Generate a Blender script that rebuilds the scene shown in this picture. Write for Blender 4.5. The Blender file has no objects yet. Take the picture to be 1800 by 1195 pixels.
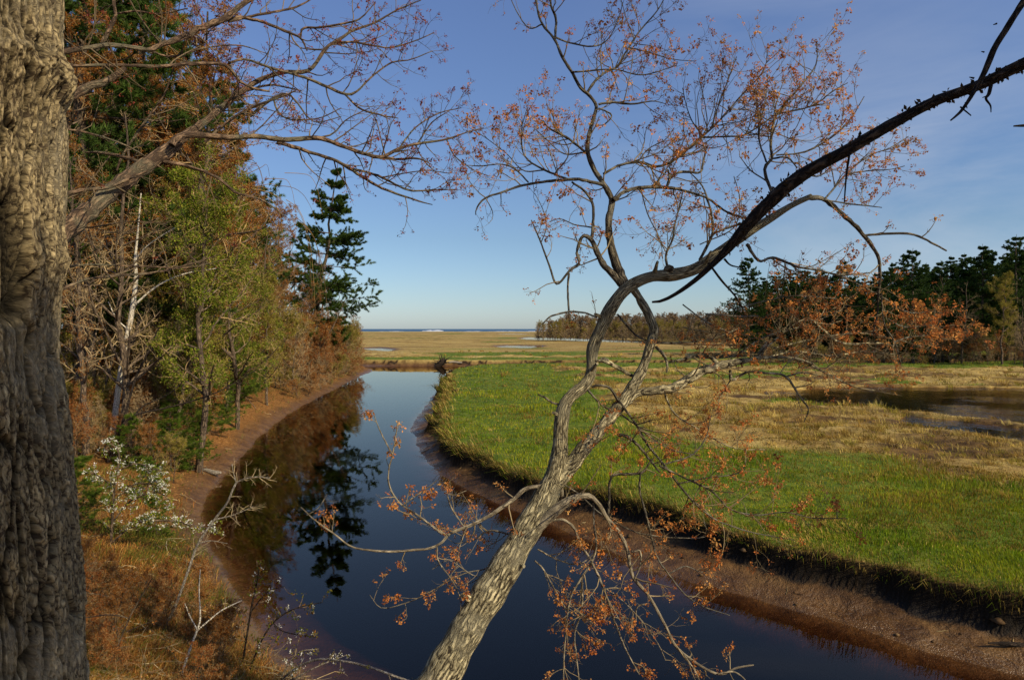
import bpy, math, random
import numpy as np
from mathutils import Vector
rng = np.random.default_rng(11)
D2R = math.radians
FPX = 1200.0; CX = 900.0; HY = 578.0; CAMZ = 6.0
scene = bpy.context.scene
COL = scene.collection

def PX(px, py, d):
    return np.array([(px-CX)/FPX*d, d, CAMZ+(HY-py)/FPX*d])
def onplane(px, py, z):
    d = (CAMZ-z)*FPX/(py-HY)
    return ((px-CX)/FPX*d, d)

# ------------------------------------------------------------------ mesh accumulation
class Geo:
    def __init__(s):
        s.v=[]; s.f=[]; s.c=[]; s.uv=[]; s.m=[]; s.n=0
    def add(s, v, f, col=(1,1,1), uv=None, mat=0):
        v=np.asarray(v,dtype=np.float32).reshape(-1,3); f=np.asarray(f,dtype=np.int32)
        if len(v)==0 or len(f)==0: return
        c=np.asarray(col,dtype=np.float32)
        if c.ndim==1: c=np.tile(c,(len(v),1))
        s.v.append(v); s.f.append(f+s.n); s.c.append(c); s.n+=len(v)
        s.uv.append(np.zeros((len(v),2),np.float32) if uv is None else np.asarray(uv,np.float32).reshape(-1,2))
        s.m.append(np.full(len(f),mat,np.int32))
    def build(s, name, mats, parent=None, off=None, smooth=True):
        V=np.concatenate(s.v) if s.v else np.zeros((0,3),np.float32)
        if off is not None: V=V-np.asarray(off,np.float32)
        C=np.concatenate(s.c); UV=np.concatenate(s.uv); M=np.concatenate(s.m)
        loops=np.concatenate([f.ravel() for f in s.f])
        tot=np.concatenate([np.full(len(f),f.shape[1],np.int32) for f in s.f])
        me=bpy.data.meshes.new(name)
        me.vertices.add(len(V)); me.vertices.foreach_set('co',V.astype(np.float32).ravel())
        me.loops.add(len(loops)); me.loops.foreach_set('vertex_index',loops.astype(np.int32))
        me.polygons.add(len(tot))
        st=np.zeros(len(tot),np.int32); st[1:]=np.cumsum(tot)[:-1]
        me.polygons.foreach_set('loop_start',st); me.polygons.foreach_set('loop_total',tot)
        me.polygons.foreach_set('material_index',M)
        me.polygons.foreach_set('use_smooth',np.full(len(tot),smooth))
        a=me.attributes.new('col','FLOAT_COLOR','POINT')
        c4=np.ones((len(V),4),np.float32); c4[:,:3]=C; a.data.foreach_set('color',c4.ravel())
        u=me.uv_layers.new(name='UVMap'); u.data.foreach_set('uv',UV[loops].ravel())
        if not isinstance(mats,(list,tuple)): mats=[mats]
        for m in mats: me.materials.append(m)
        me.update(calc_edges=True); me.validate()
        o=bpy.data.objects.new(name,me); COL.objects.link(o)
        if parent is not None: o.parent=parent
        return o

def nrm(a): return a/np.maximum(np.linalg.norm(a,axis=-1,keepdims=True),1e-9)

def tubes(geo, P, R, k=4, col=(1,1,1), mat=0, cap=False):
    """many tubes at once: P (m,n,3), R (m,n)"""
    P=np.asarray(P,float); R=np.asarray(R,float)
    if P.ndim==2: P=P[None]; R=R[None]
    m,n,_=P.shape
    if m==0: return
    T=np.empty_like(P); T[:,1:-1]=P[:,2:]-P[:,:-2]; T[:,0]=P[:,1]-P[:,0]; T[:,-1]=P[:,-1]-P[:,-2]
    T=nrm(T)
    mean=nrm(P[:,-1]-P[:,0])
    ref=np.where(np.abs(mean[:,2:3])>0.75,np.array([[0.13,0.99,0.05]]),np.array([[0.05,0.1,1.0]]))
    ref=np.repeat(ref[:,None,:],n,1)
    U=nrm(np.cross(T,ref)); W=np.cross(T,U)
    a=np.arange(k)*2*math.pi/k
    ring=(U[:,:,None,:]*np.cos(a)[None,None,:,None]+W[:,:,None,:]*np.sin(a)[None,None,:,None])*R[:,:,None,None]
    V=(P[:,:,None,:]+ring).reshape(-1,3)
    seg=np.linalg.norm(np.diff(P,axis=1),axis=2); L=np.concatenate([np.zeros((m,1)),np.cumsum(seg,1)],1)
    uu=np.repeat((np.abs((a/(2*math.pi))-0.5)*2*math.pi)[None,None,:],m,0).repeat(n,1)*R[:,:1,None]
    uv=np.stack([uu,np.repeat(L[:,:,None],k,2)+np.arange(m)[:,None,None]*1.37],-1).reshape(-1,2)
    i=np.arange(n-1)[:,None]*k+np.arange(k)[None,:]; j=np.arange(n-1)[:,None]*k+(np.arange(k)[None,:]+1)%k
    q=np.stack([i,j,j+k,i+k],-1).reshape(-1,4)
    F=(q[None]+(np.arange(m)*n*k)[:,None,None]).reshape(-1,4)
    c=np.asarray(col,float)
    if c.ndim==2: c=np.repeat(c,n*k,0)
    geo.add(V,F,c,uv,mat)
    if cap:
        e=np.arange(k)+(n-1)*k
        geo.add(V.reshape(m,n*k,3)[0][e],[list(range(k))],c if c.ndim==1 else c[:k],None,mat)

def spawn(P,R,c,t0,t1,ang,lenf=None,labs=None,up=0.0,wig=0.12,rf=0.6,n=5,rmin=0.002,tip=0.35,plane=None,taper=0.5,rs=rng):
    P=np.asarray(P,float); R=np.asarray(R,float)
    m,N,_=P.shape
    idx=np.repeat(np.arange(m),c); M=len(idx)
    t=t0+(t1-t0)*rs.random(M)
    x=t*(N-1); i=np.minimum(x.astype(int),N-2); f=(x-i)[:,None]
    pos=P[idx,i]*(1-f)+P[idx,i+1]*f
    T=nrm(P[idx,i+1]-P[idx,i])
    r0=(R[idx,i]*(1-f[:,0])+R[idx,i+1]*f[:,0])*rf
    plen=np.linalg.norm(np.diff(P,axis=1),axis=2).sum(1)[idx]
    perp=rs.normal(size=(M,3))
    if plane is not None: perp[:,2]*=plane
    perp=nrm(perp-T*(perp*T).sum(1,keepdims=True))
    a=np.radians(ang[0]+ang[1]*rs.normal(size=M))[:,None]
    d=nrm(np.cos(a)*T+np.sin(a)*perp)
    L=(plen*lenf if labs is None else np.full(M,labs))*(0.55+0.8*rs.random(M))*(1-taper*t)
    out=np.empty((M,n,3)); out[:,0]=pos; p=pos.copy()
    for j in range(1,n):
        d=nrm(d+np.array([0,0,up])+wig*rs.normal(size=(M,3)))
        p=p+d*(L/(n-1))[:,None]; out[:,j]=p
    r0=np.maximum(r0,rmin)
    rad=r0[:,None]*np.linspace(1,tip,n)[None]
    return out,np.maximum(rad,rmin*0.6)

def along(P,per,rs=rng,t0=0.3,t1=1.0):
    m,N,_=P.shape
    idx=np.repeat(np.arange(m),per); t=t0+(t1-t0)*rs.random(len(idx))
    x=t*(N-1); i=np.minimum(x.astype(int),N-2); f=(x-i)[:,None]
    return P[idx,i]*(1-f)+P[idx,i+1]*f, nrm(P[idx,i+1]-P[idx,i])

def blades(geo,pos,dirs,L,w,nb,spread,cols,rs=rng,mat=0):
    """tufts of needles"""
    K=len(pos)
    p=np.repeat(pos,nb,0); d=np.repeat(dirs,nb,0)
    d=nrm(d+spread*rs.normal(size=(K*nb,3)))
    s=nrm(np.cross(d,rs.normal(size=(K*nb,3))))
    l=L*(0.6+0.7*rs.random(K*nb))[:,None]
    V=np.stack([p-s*w*0.5,p+s*w*0.5,p+d*l*0.6+s*w*0.4,p+d*l],1).reshape(-1,3)
    b=np.arange(K*nb)[:,None]*4
    F=np.concatenate([b+np.array([[0,1,2]]),b+np.array([[0,2,3]])])
    c=np.asarray(cols,float)
    if c.ndim==2: c=np.repeat(c,nb*4 if len(c)==K else 4,0)
    geo.add(V,F,c,None,mat)

def leaves(geo,pos,size,cols,nb=1,jit=0.0,rs=rng,droop=0.0,mat=0,aspect=0.55,bias=None):
    """diamond leaflets with a fold"""
    K=len(pos); p=np.repeat(pos,nb,0)+jit*rs.normal(size=(K*nb,3))
    d=rs.normal(size=(K*nb,3)); d[:,2]-=droop
    if bias is not None: d=d+np.repeat(bias,nb,0)
    d=nrm(d); s=nrm(np.cross(d,rs.normal(size=(K*nb,3)))); nn=np.cross(d,s)
    l=size*(0.6+0.8*rs.random(K*nb))[:,None]
    V=np.stack([p,p+d*l*0.5+s*l*aspect*0.5+nn*l*0.12,p+d*l,p+d*l*0.5-s*l*aspect*0.5+nn*l*0.12],1).reshape(-1,3)
    b=np.arange(K*nb)[:,None]*4
    F=np.concatenate([b+np.array([[0,1,2]]),b+np.array([[0,2,3]])])
    c=np.asarray(cols,float)
    if c.ndim==2:
        if len(c)==K: c=np.repeat(c,nb,0)
        c=np.repeat(c,4,0)
    geo.add(V,F,c,None,mat)

def pal(cols,n,rs=rng,var=0.18):
    cols=np.asarray(cols,float); c=cols[rs.integers(0,len(cols),n)]
    return np.clip(c*(1+var*rs.normal(size=(n,1))),0.003,1)

# ------------------------------------------------------------------ numpy noise
_tab=np.random.default_rng(3).random((256,256))
def vn(x,y,o=0):
    x=np.asarray(x,float)+o*17.31; y=np.asarray(y,float)+o*9.77
    xi=np.floor(x).astype(int); yi=np.floor(y).astype(int); fx=x-xi; fy=y-yi
    fx=fx*fx*(3-2*fx); fy=fy*fy*(3-2*fy)
    g=lambda a,b:_tab[a&255,b&255]
    return (g(xi,yi)*(1-fx)+g(xi+1,yi)*fx)*(1-fy)+(g(xi,yi+1)*(1-fx)+g(xi+1,yi+1)*fx)*fy
def fbm(x,y,o=0,oct=4):
    s=0;a=0.5;x=np.asarray(x,float);y=np.asarray(y,float)
    for k in range(oct): s=s+a*vn(x*2**k,y*2**k,o+k); a*=0.5
    return s*2/ (2-2*0.5**oct)-0.5     # about -0.5..0.5
def sst(a,b,x):
    t=np.clip((x-a)/(b-a),0,1); return t*t*(3-2*t)

def polydist(x,y,pts,closed=True):
    pts=np.asarray(pts,float); Q=np.roll(pts,-1,0) if closed else pts[1:]; A=pts if closed else pts[:-1]
    best=np.full(x.shape,1e18)
    for (ax,ay),(bx,by) in zip(A,Q):
        dx,dy=bx-ax,by-ay; l2=dx*dx+dy*dy+1e-12
        t=np.clip(((x-ax)*dx+(y-ay)*dy)/l2,0,1)
        np.minimum(best,(x-ax-t*dx)**2+(y-ay-t*dy)**2,out=best)
    return np.sqrt(best)
def inside(x,y,pts):
    pts=np.asarray(pts,float); r=np.zeros(x.shape,bool); Q=np.roll(pts,-1,0)
    for (ax,ay),(bx,by) in zip(pts,Q):
        if ay==by: continue
        c=((ay>y)!=(by>y))&(x<(bx-ax)*(y-ay)/(by-ay)+ax); r^=c
    return r
def sdist(x,y,pts): return np.where(inside(x,y,pts),1.0,-1.0)*polydist(x,y,pts)
def smooth_line(pts,it=2):
    p=np.asarray(pts,float)
    for _ in range(it):
        a=p[:-1]*0.75+p[1:]*0.25; b=p[:-1]*0.25+p[1:]*0.75
        q=np.empty((2*len(a),2)); q[0::2]=a; q[1::2]=b
        p=np.concatenate([p[:1],q,p[-1:]])
    return p

# ------------------------------------------------------------------ plan of the place
left_px=[(660,650),(630,662),(600,678),(557,700),(502,730),(452,771),(417,811),(369,856),(354,896),(366,957),(397,1022),(437,1077),(452,1122),(500,1160),(560,1195)]
LEFT_SHORE=[(-38,107.5),(-30,106),(-23,104)]+[onplane(a,b,0) for a,b in left_px]+[(-2.2,9.8),(0,8.2),(3,7),(7,4.5),(12,1),(20,-4),(40,-12),(70,-24)]
LEFT_SHORE=smooth_line(LEFT_SHORE,1)
right_px=[(796,650),(766,690),(746,715),(723,750),(725,771),(745,806),(790,841),(841,871),(911,899),(1000,935),(1100,980),(1200,1022),(1300,1042),(1386,1069),(1500,1097),(1600,1132),(1700,1162),(1800,1192)]
RIGHT_SHORE=[(90,106),(60,103),(20,104.5),(0,104.5),(-7,103)]+[onplane(a,b,0) for a,b in right_px]+[(13,8),(21,3.8),(40,-3),(70,-14)]
RIGHT_SHORE=smooth_line(RIGHT_SHORE,1)
FAR_SHORE=[(90,109.6),(40,109),(12,109.4),(0,109.6),(-12,109.3),(-25,109.8),(-38,110.5)]
RIVER=np.concatenate([LEFT_SHORE,RIGHT_SHORE[::-1],FAR_SHORE])
edge_px=[(870,638),(800,645),(793,655),(788,675),(781,705),(773,731),(776,756),(811,783),(851,801),(901,821),(951,841),(1062,861),(1200,896),(1300,936),(1391,957),(1461,967),(1602,997),(1702,1022),(1800,1047)]
M_EDGE=[(95,101),(60,101.3),(20,102.2)]+[onplane(a,b,1.0) for a,b in edge_px]+[(14,9.4),(22,5.4),(40,-1),(72,-11)]
M_EDGE=smooth_line(M_EDGE,1)
MARSH=np.concatenate([M_EDGE,[(400,-11),(400,101)]])
F_EDGE=[(-300,113),(-60,112.5),(-38,112),(-25,111.3),(-12,110.6),(0,111),(12,110.7),(40,110.4),(92,111),(96,100.8)]
FARM=np.concatenate([np.array(F_EDGE),[(400,100.8),(6000,101),(6000,1700),(-6000,1700),(-6000,113)]])
LEFT=np.concatenate([LEFT_SHORE,[(70,-80),(-400,-80),(-400,112.5),(-60,112.5),(-38,110)]])
pond_px=[(1345,689),(1400,686),(1450,683),(1500,681),(1600,680),(1700,681),(1800,682),(1950,683),(1950,768),(1800,746),(1740,738),(1690,734),(1640,727),(1600,723),(1550,717),(1500,713),(1450,712),(1410,707),(1370,699)]
POND=np.array([onplane(a,b,0.78) for a,b in pond_px])
pool2_px=[(1590,729),(1640,735),(1700,743),(1760,751),(1830,760),(1900,772),(1900,790),(1800,775),(1740,768),(1690,763),(1640,755),(1605,743)]
POOL2=np.array([onplane(a,b,0.78) for a,b in pool2_px])
far_polys=[[onplane(a,b,0.3) for a,b in q] for q in (
    [(915,594),(935,591.5),(975,592),(1040,595.5),(1120,599),(1200,602),(1330,606),(1330,609),(1200,606),(1120,602.5),(1040,599.5),(985,597.5),(930,596.5)],
    [(872,607),(900,605.5),(945,606.5),(955,608.5),(925,611),(890,610)],
    [(636,611),(660,609.5),(684,612),(680,616),(655,614.5)],
    [(1225,632),(1270,629),(1310,630),(1300,635),(1250,637)],
    [(860,586.4),(905,586),(960,588.3),(905,588)],
)]

def ground(x,y,full=False):
    x=np.asarray(x,float); y=np.asarray(y,float)
    wob=1.3*fbm(x/2.7,y/2.7,5,3)+0.7*fbm(x/0.8,y/0.8,9,3)
    wobscale=np.clip(y/25,0.6,2.5)
    dW=-sdist(x,y,RIVER)+0.7*fbm(x/2.6,y/2.6,6,4)+0.12*fbm(x/0.35,y/0.35,7,2)
    sM=np.maximum(sdist(x,y,MARSH),sdist(x,y,FARM))+wob*wobscale*0.8
    inL=inside(x,y,LEFT)
    # marsh
    hum=fbm(x/9,y/9,21,4); fine=fbm(x/0.9,y/0.9,33,3)
    zm=1.0+0.16*hum+0.24*fine*np.clip(1.4-y/200,0.3,1)+(0.5*fbm(x/3.2,y/2.4,24,3)+0.6*np.maximum(fbm(x/1.5,y/1.2,25,3),0))*sst(3,12,sM)*np.clip((y-14)/25,0.15,1)*(1-sst(300,800,y))
    lip=np.exp(-np.maximum(sM,0)/0.8)
    zm=zm-0.12*lip
    rise=sst(58,120,x)*sst(70,110,y)*3.0
    zm=zm+rise
    tm=np.clip(dW/(dW+np.maximum(-sM,0)+1e-6),0,1)
    zmud=0.40*tm**0.9+(0.12*fbm(x/0.45,y/0.45,2,3)+0.20*fbm(x/1.8,y/1.1,3,3))*np.clip(dW*1.5,0,1)
    bank=sst(-0.24,0.0,sM)
    zr=zmud*(1-bank)+zm*bank
    # left bluff
    dl=np.maximum(dW,0)
    near=1-sst(4,16,y)
    k=0.36+0.30*near
    cap=2.6+2.6*near
    zl=cap*(1-np.exp(-k*dl/cap*1.15))
    zl=zl+0.18*fbm(x/2.3,y/2.3,41,4)*np.clip(dl/1.5,0,1)+0.05*fbm(x/0.3,y/0.3,44,2)*np.clip(dl,0,1)
    zl=zl+sst(-30,-60,x)*2.0*(1-near)
    fade=sst(96,112,y)
    zl=zl*(1-fade)+np.minimum(zl,1.05)*fade
    land=np.where(inL,zl,zr)
    q_=np.maximum(-dW,0); zu=-0.10*np.minimum(q_,1.1)-0.65*np.clip(q_-1.1,0,4)
    z=np.where(dW>0,land,np.maximum(zu,-1.6))
    # pools and far creeks
    pw=np.zeros_like(z)
    near_p=(x>15)&(x<80)&(y>18)&(y<75)
    for poly in (POND,POOL2):
        s=np.full(z.shape,-9.0)
        if near_p.any(): s[near_p]=sdist(x[near_p],y[near_p],poly)+2.2*fbm(x[near_p]/2.4,y[near_p]/2.4,61,4)+0.25
        pw=np.maximum(pw,sst(0.0,0.4,s)); a=sst(-0.4,0.4,s); k_=sst(-4.5,-1.0,s); z=z*(1-k_)+np.minimum(z,0.93+0.25*fine*0.3)*k_; z=z*(1-a)+0.45*a
    fy=(y>80)&(np.abs(x)<500)
    for poly in far_polys:
        s=np.full(z.shape,-99.0)
        if fy.any(): s[fy]=sdist(x[fy],y[fy],poly)+3*fbm(x[fy]/14,y[fy]/14,71,2)
        k_=sst(-60,-15,s)*(y>140); z=z*(1-k_)+np.minimum(z,0.28+0.3*hum*0.3)*k_; a=sst(-2.0,0.5,s); z=z*(1-a)+(-0.5)*a; pw=np.maximum(pw,sst(-4,-1,s))
    # beach and sea bed
    dune=sst(950,1150,y)*(1-sst(1240,1290,y)); z=z+dune*(0.1+0.6*fbm(x/90,y/90,5,3))
    sea=sst(1250,1330,y); z=z*(1-sea)+(-4.0)*sea
    if not full: return z
    green=np.where(inside(x,y,MARSH),1-sst(8.5,14.5,sM+9*fbm(x/11,y/11,13,4)),0.0)
    fg=np.exp(-((sM-5)/5.0)**2)*inside(x,y,FARM)*(y<200)
    fg2=sst(0.10,0.22,fbm(x/60,y/26,77,4))*(y>125)*0.8*(y<1200)
    fg3=sst(0.12,0.2,fbm(x/13,y/6,78,3))*(y>45)*(y<112)*inside(x,y,MARSH)*0.8
    green=np.clip(np.maximum.reduce([green,fg,fg2,fg3]),0,1)*(1-pw)
    pan=sst(0.02,0.12,fbm(x/6.5,y/3.2,55,4))*sst(7,12,sM)*(1-green)*(y<130)*inside(x,y,MARSH)
    mud=np.where(inL,(1-sst(0.5,1.4,dl+1.2*fbm(x/1.1,y/1.1,3,3)))*0.8,1-sst(-0.12,0.25,sM))
    mud=np.clip(np.maximum(mud,(dW<0)*1.0),0,1)
    mud=np.maximum(mud,pw*0.9)
    bare=np.where(inL,1-sst(1.8,4.0,dl+4.0*fbm(x/2.5,y/2.5,8,3)),0)*sst(18,26,y)*(1-0.75*sst(44,58,y))
    bluff=inL*(1-sst(100,112,y))
    sand=sst(1080,1200,y)
    global PAN; PAN=pan
    return z,green,mud,bare,bluff*1.0,sand,sM,dW
PAN=None
def peat_shade(x,y,sM,inl): return np.exp(-((sM+0.13)/0.20)**4)*(1-inl)  # dark peat band, with the undercut bank's shade painted into its colour

def gz(x,y): return float(ground(np.array([x]),np.array([y]))[0])
def ghit(px,py,dmin=3,dmax=140):
    d=np.exp(np.linspace(math.log(dmin),math.log(dmax),900))
    x=(px-CX)/FPX*d; zr=CAMZ+(HY-py)/FPX*d
    g=np.maximum(ground(x,d),0.0)
    i=np.argmax(zr<=g)
    return float(x[i]),float(d[i]),float(g[i])

# ------------------------------------------------------------------ materials
def newmat(name):
    m=bpy.data.materials.new(name); m.use_nodes=True; nt=m.node_tree; nt.nodes.clear()
    out=nt.nodes.new('ShaderNodeOutputMaterial'); return m,nt,out
def N(nt,t,**k):
    n=nt.nodes.new(t)
    for a,b in k.items():
        if a in n.inputs.keys() if hasattr(n.inputs,'keys') else False: n.inputs[a].default_value=b
        else: setattr(n,a,b)
    return n
def noise(nt,vec,scale,detail=4,rough=0.55,dist=0.0):
    n=nt.nodes.new('ShaderNodeTexNoise'); n.inputs['Scale'].default_value=scale; n.inputs['Detail'].default_value=detail
    n.inputs['Roughness'].default_value=rough; n.inputs['Distortion'].default_value=dist
    if vec is not None: nt.links.new(vec,n.inputs['Vector'])
    return n.outputs['Fac']
def ramp(nt,fac,stops):
    r=nt.nodes.new('ShaderNodeValToRGB'); e=r.color_ramp.elements
    while len(e)<len(stops): e.new(0.5)
    for el,(p,c) in zip(e,stops):
        el.position=p; el.color=(c[0],c[1],c[2],1) if hasattr(c,'__len__') else (c,c,c,1)
    nt.links.new(fac,r.inputs['Fac']); return r.outputs['Color']
def mixc(nt,f,a,b,mode='MIX'):
    n=nt.nodes.new('ShaderNodeMix'); n.data_type='RGBA'; n.blend_type=mode
    for s,v in ((n.inputs[0],f),(n.inputs[6],a),(n.inputs[7],b)):
        if isinstance(v,(int,float)): s.default_value=v
        elif isinstance(v,(tuple,list)): s.default_value=(*v[:3],1)
        else: nt.links.new(v,s)
    return n.outputs[2]
def mth(nt,op,a,b=0.0,clamp=False):
    n=nt.nodes.new('ShaderNodeMath'); n.operation=op; n.use_clamp=clamp
    for s,v in ((n.inputs[0],a),(n.inputs[1],b)):
        if isinstance(v,(int,float)): s.default_value=v
        else: nt.links.new(v,s)
    return n.outputs[0]
def mapping(nt,vec,scale):
    n=nt.nodes.new('ShaderNodeMapping'); n.inputs['Scale'].default_value=scale; nt.links.new(vec,n.inputs['Vector']); return n.outputs[0]
def bump(nt,h,strength,dist):
    b=nt.nodes.new('ShaderNodeBump'); b.inputs['Strength'].default_value=strength; b.inputs['Distance'].default_value=dist
    nt.links.new(h,b.inputs['Height']); return b.outputs[0]
def attr(nt,name):
    a=nt.nodes.new('ShaderNodeAttribute'); a.attribute_name=name; return a

def bark(name,light,dark,sc=1.0,patch=None,rough=0.9,bstr=0.7,stretch=0.3,colattr=False,bd=0.03,fis=0.16):
    m,nt,out=newmat(name); tc=nt.nodes.new('ShaderNodeTexCoord'); uv0=tc.outputs['UV']
    nz=nt.nodes.new('ShaderNodeTexNoise'); nz.inputs['Scale'].default_value=14*sc; nz.inputs['Detail'].default_value=3; nt.links.new(uv0,nz.inputs['Vector'])
    va=nt.nodes.new('ShaderNodeVectorMath'); va.operation='MULTIPLY_ADD'; va.inputs[1].default_value=(0.05/sc,0.05/sc,0); nt.links.new(nz.outputs['Color'],va.inputs[0]); nt.links.new(uv0,va.inputs[2])
    uv=mapping(nt,va.outputs[0],(30*sc,30*sc*stretch,1))
    vo=nt.nodes.new('ShaderNodeTexVoronoi'); vo.feature='DISTANCE_TO_EDGE'; vo.inputs['Scale'].default_value=1.0; nt.links.new(uv,vo.inputs['Vector'])
    n1=noise(nt,uv,1.7,6,0.7,0.4); n2=noise(nt,tc.outputs['Object'],3.0,4,0.6); n3=noise(nt,uv,5.0,4,0.6)
    plate=mth(nt,'ADD',vo.outputs['Distance'],mth(nt,'MULTIPLY',mth(nt,'SUBTRACT',n1,0.5),0.9))
    d=np.array(dark); l=np.array(light)
    c=ramp(nt,plate,[(0.0,dark),(fis,tuple(d*0.4+l*0.6)),(fis+0.16,light),(0.7,tuple(np.minimum(l*1.15,0.9)))])
    if patch: c=mixc(nt,ramp(nt,n2,[(0.5,0),(0.6,1)]),c,mixc(nt,0.55,c,patch))
    c=mixc(nt,1.0,c,ramp(nt,n3,[(0.3,(0.7,0.7,0.7)),(0.7,(1.2,1.17,1.12))]),'MULTIPLY')
    if colattr: c=mixc(nt,1.0,c,attr(nt,'col').outputs['Color'],'MULTIPLY')
    p=nt.nodes.new('ShaderNodeBsdfPrincipled'); p.inputs['Roughness'].default_value=rough; p.inputs['Specular IOR Level'].default_value=0.2
    h=mth(nt,'ADD',ramp(nt,plate,[(0.0,0.0),(0.3,1.0)]),mth(nt,'MULTIPLY',n3,0.35))
    nt.links.new(c,p.inputs['Base Color']); nt.links.new(bump(nt,h,bstr,bd),p.inputs['Normal'])
    nt.links.new(p.outputs[0],out.inputs['Surface']); return m

def leafmat(name,trans=0.35,rough=0.7,scale=(1,1,1)):
    m,nt,out=newmat(name); a=attr(nt,'col')
    c=mixc(nt,1.0,a.outputs['Color'],scale,'MULTIPLY')
    d=nt.nodes.new('ShaderNodeBsdfPrincipled'); d.inputs['Roughness'].default_value=rough; d.inputs['Specular IOR Level'].default_value=0.06
    nt.links.new(c,d.inputs['Base Color'])
    t=nt.nodes.new('ShaderNodeBsdfTranslucent'); nt.links.new(c,t.inputs['Color'])
    mx=nt.nodes.new('ShaderNodeMixShader'); mx.inputs[0].default_value=trans
    nt.links.new(d.outputs[0],mx.inputs[1]); nt.links.new(t.outputs[0],mx.inputs[2]); nt.links.new(mx.outputs[0],out.inputs['Surface'])
    return m

def twigmat(name):
    m,nt,out=newmat(name); a=attr(nt,'col')
    tc=nt.nodes.new('ShaderNodeTexCoord'); n=noise(nt,tc.outputs['Object'],14,3)
    c=mixc(nt,1.0,a.outputs['Color'],ramp(nt,n,[(0.3,(0.7,0.68,0.55)),(0.7,(1.2,1.15,0.95))]),'MULTIPLY')
    p=nt.nodes.new('ShaderNodeBsdfPrincipled'); p.inputs['Roughness'].default_value=0.75; p.inputs['Specular IOR Level'].default_value=0.12
    nt.links.new(c,p.inputs['Base Color']); nt.links.new(p.outputs[0],out.inputs['Surface']); return m

M_LEAF=leafmat('leaf',0.35,0.7,(1.05,0.97,0.6)); M_NEEDLE=leafmat('needle',0.2,0.6,(1.05,1.0,0.65)); M_BLOSSOM=leafmat('blossom',0.4); M_GRASS=leafmat('grass_blade',0.3,0.6,(1.0,0.97,0.55)); M_PETAL=leafmat('petal',0.35)
M_TWIG=twigmat('twig_bark')
M_MAPLE=bark('maple_bark',(0.60,0.52,0.31),(0.035,0.026,0.015),0.9,(0.34,0.31,0.21),bstr=1.0,bd=0.02,fis=0.10,stretch=0.34)
M_LIMB=bark('maple_limb_bark',(0.20,0.17,0.115),(0.03,0.024,0.018),1.2,(0.28,0.27,0.22),bstr=0.8,bd=0.015)
M_LIMBP=bark('pale_limb_bark',(0.40,0.34,0.23),(0.10,0.08,0.055),1.2,(0.30,0.26,0.18),bstr=0.6,bd=0.012)
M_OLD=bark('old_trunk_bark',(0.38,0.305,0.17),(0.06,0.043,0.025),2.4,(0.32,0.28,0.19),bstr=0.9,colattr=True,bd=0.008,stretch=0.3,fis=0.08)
M_OAK=bark('limb_bark',(0.30,0.20,0.125),(0.06,0.04,0.028),1.1,(0.20,0.20,0.13))
M_DARKB=bark('dead_pine_bark',(0.09,0.065,0.045),(0.014,0.010,0.008),0.9,None,bstr=1.0)
M_GENB=bark('forest_bark',(0.22,0.16,0.105),(0.045,0.032,0.022),0.35,None)
M_BIRCH=bark('birch_bark',(0.80,0.74,0.60),(0.12,0.09,0.065),0.45,None,stretch=2.2,fis=0.04,bstr=0.3)
M_DRIFT=bark('driftwood',(0.50,0.45,0.36),(0.16,0.13,0.10),1.4,None)

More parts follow.
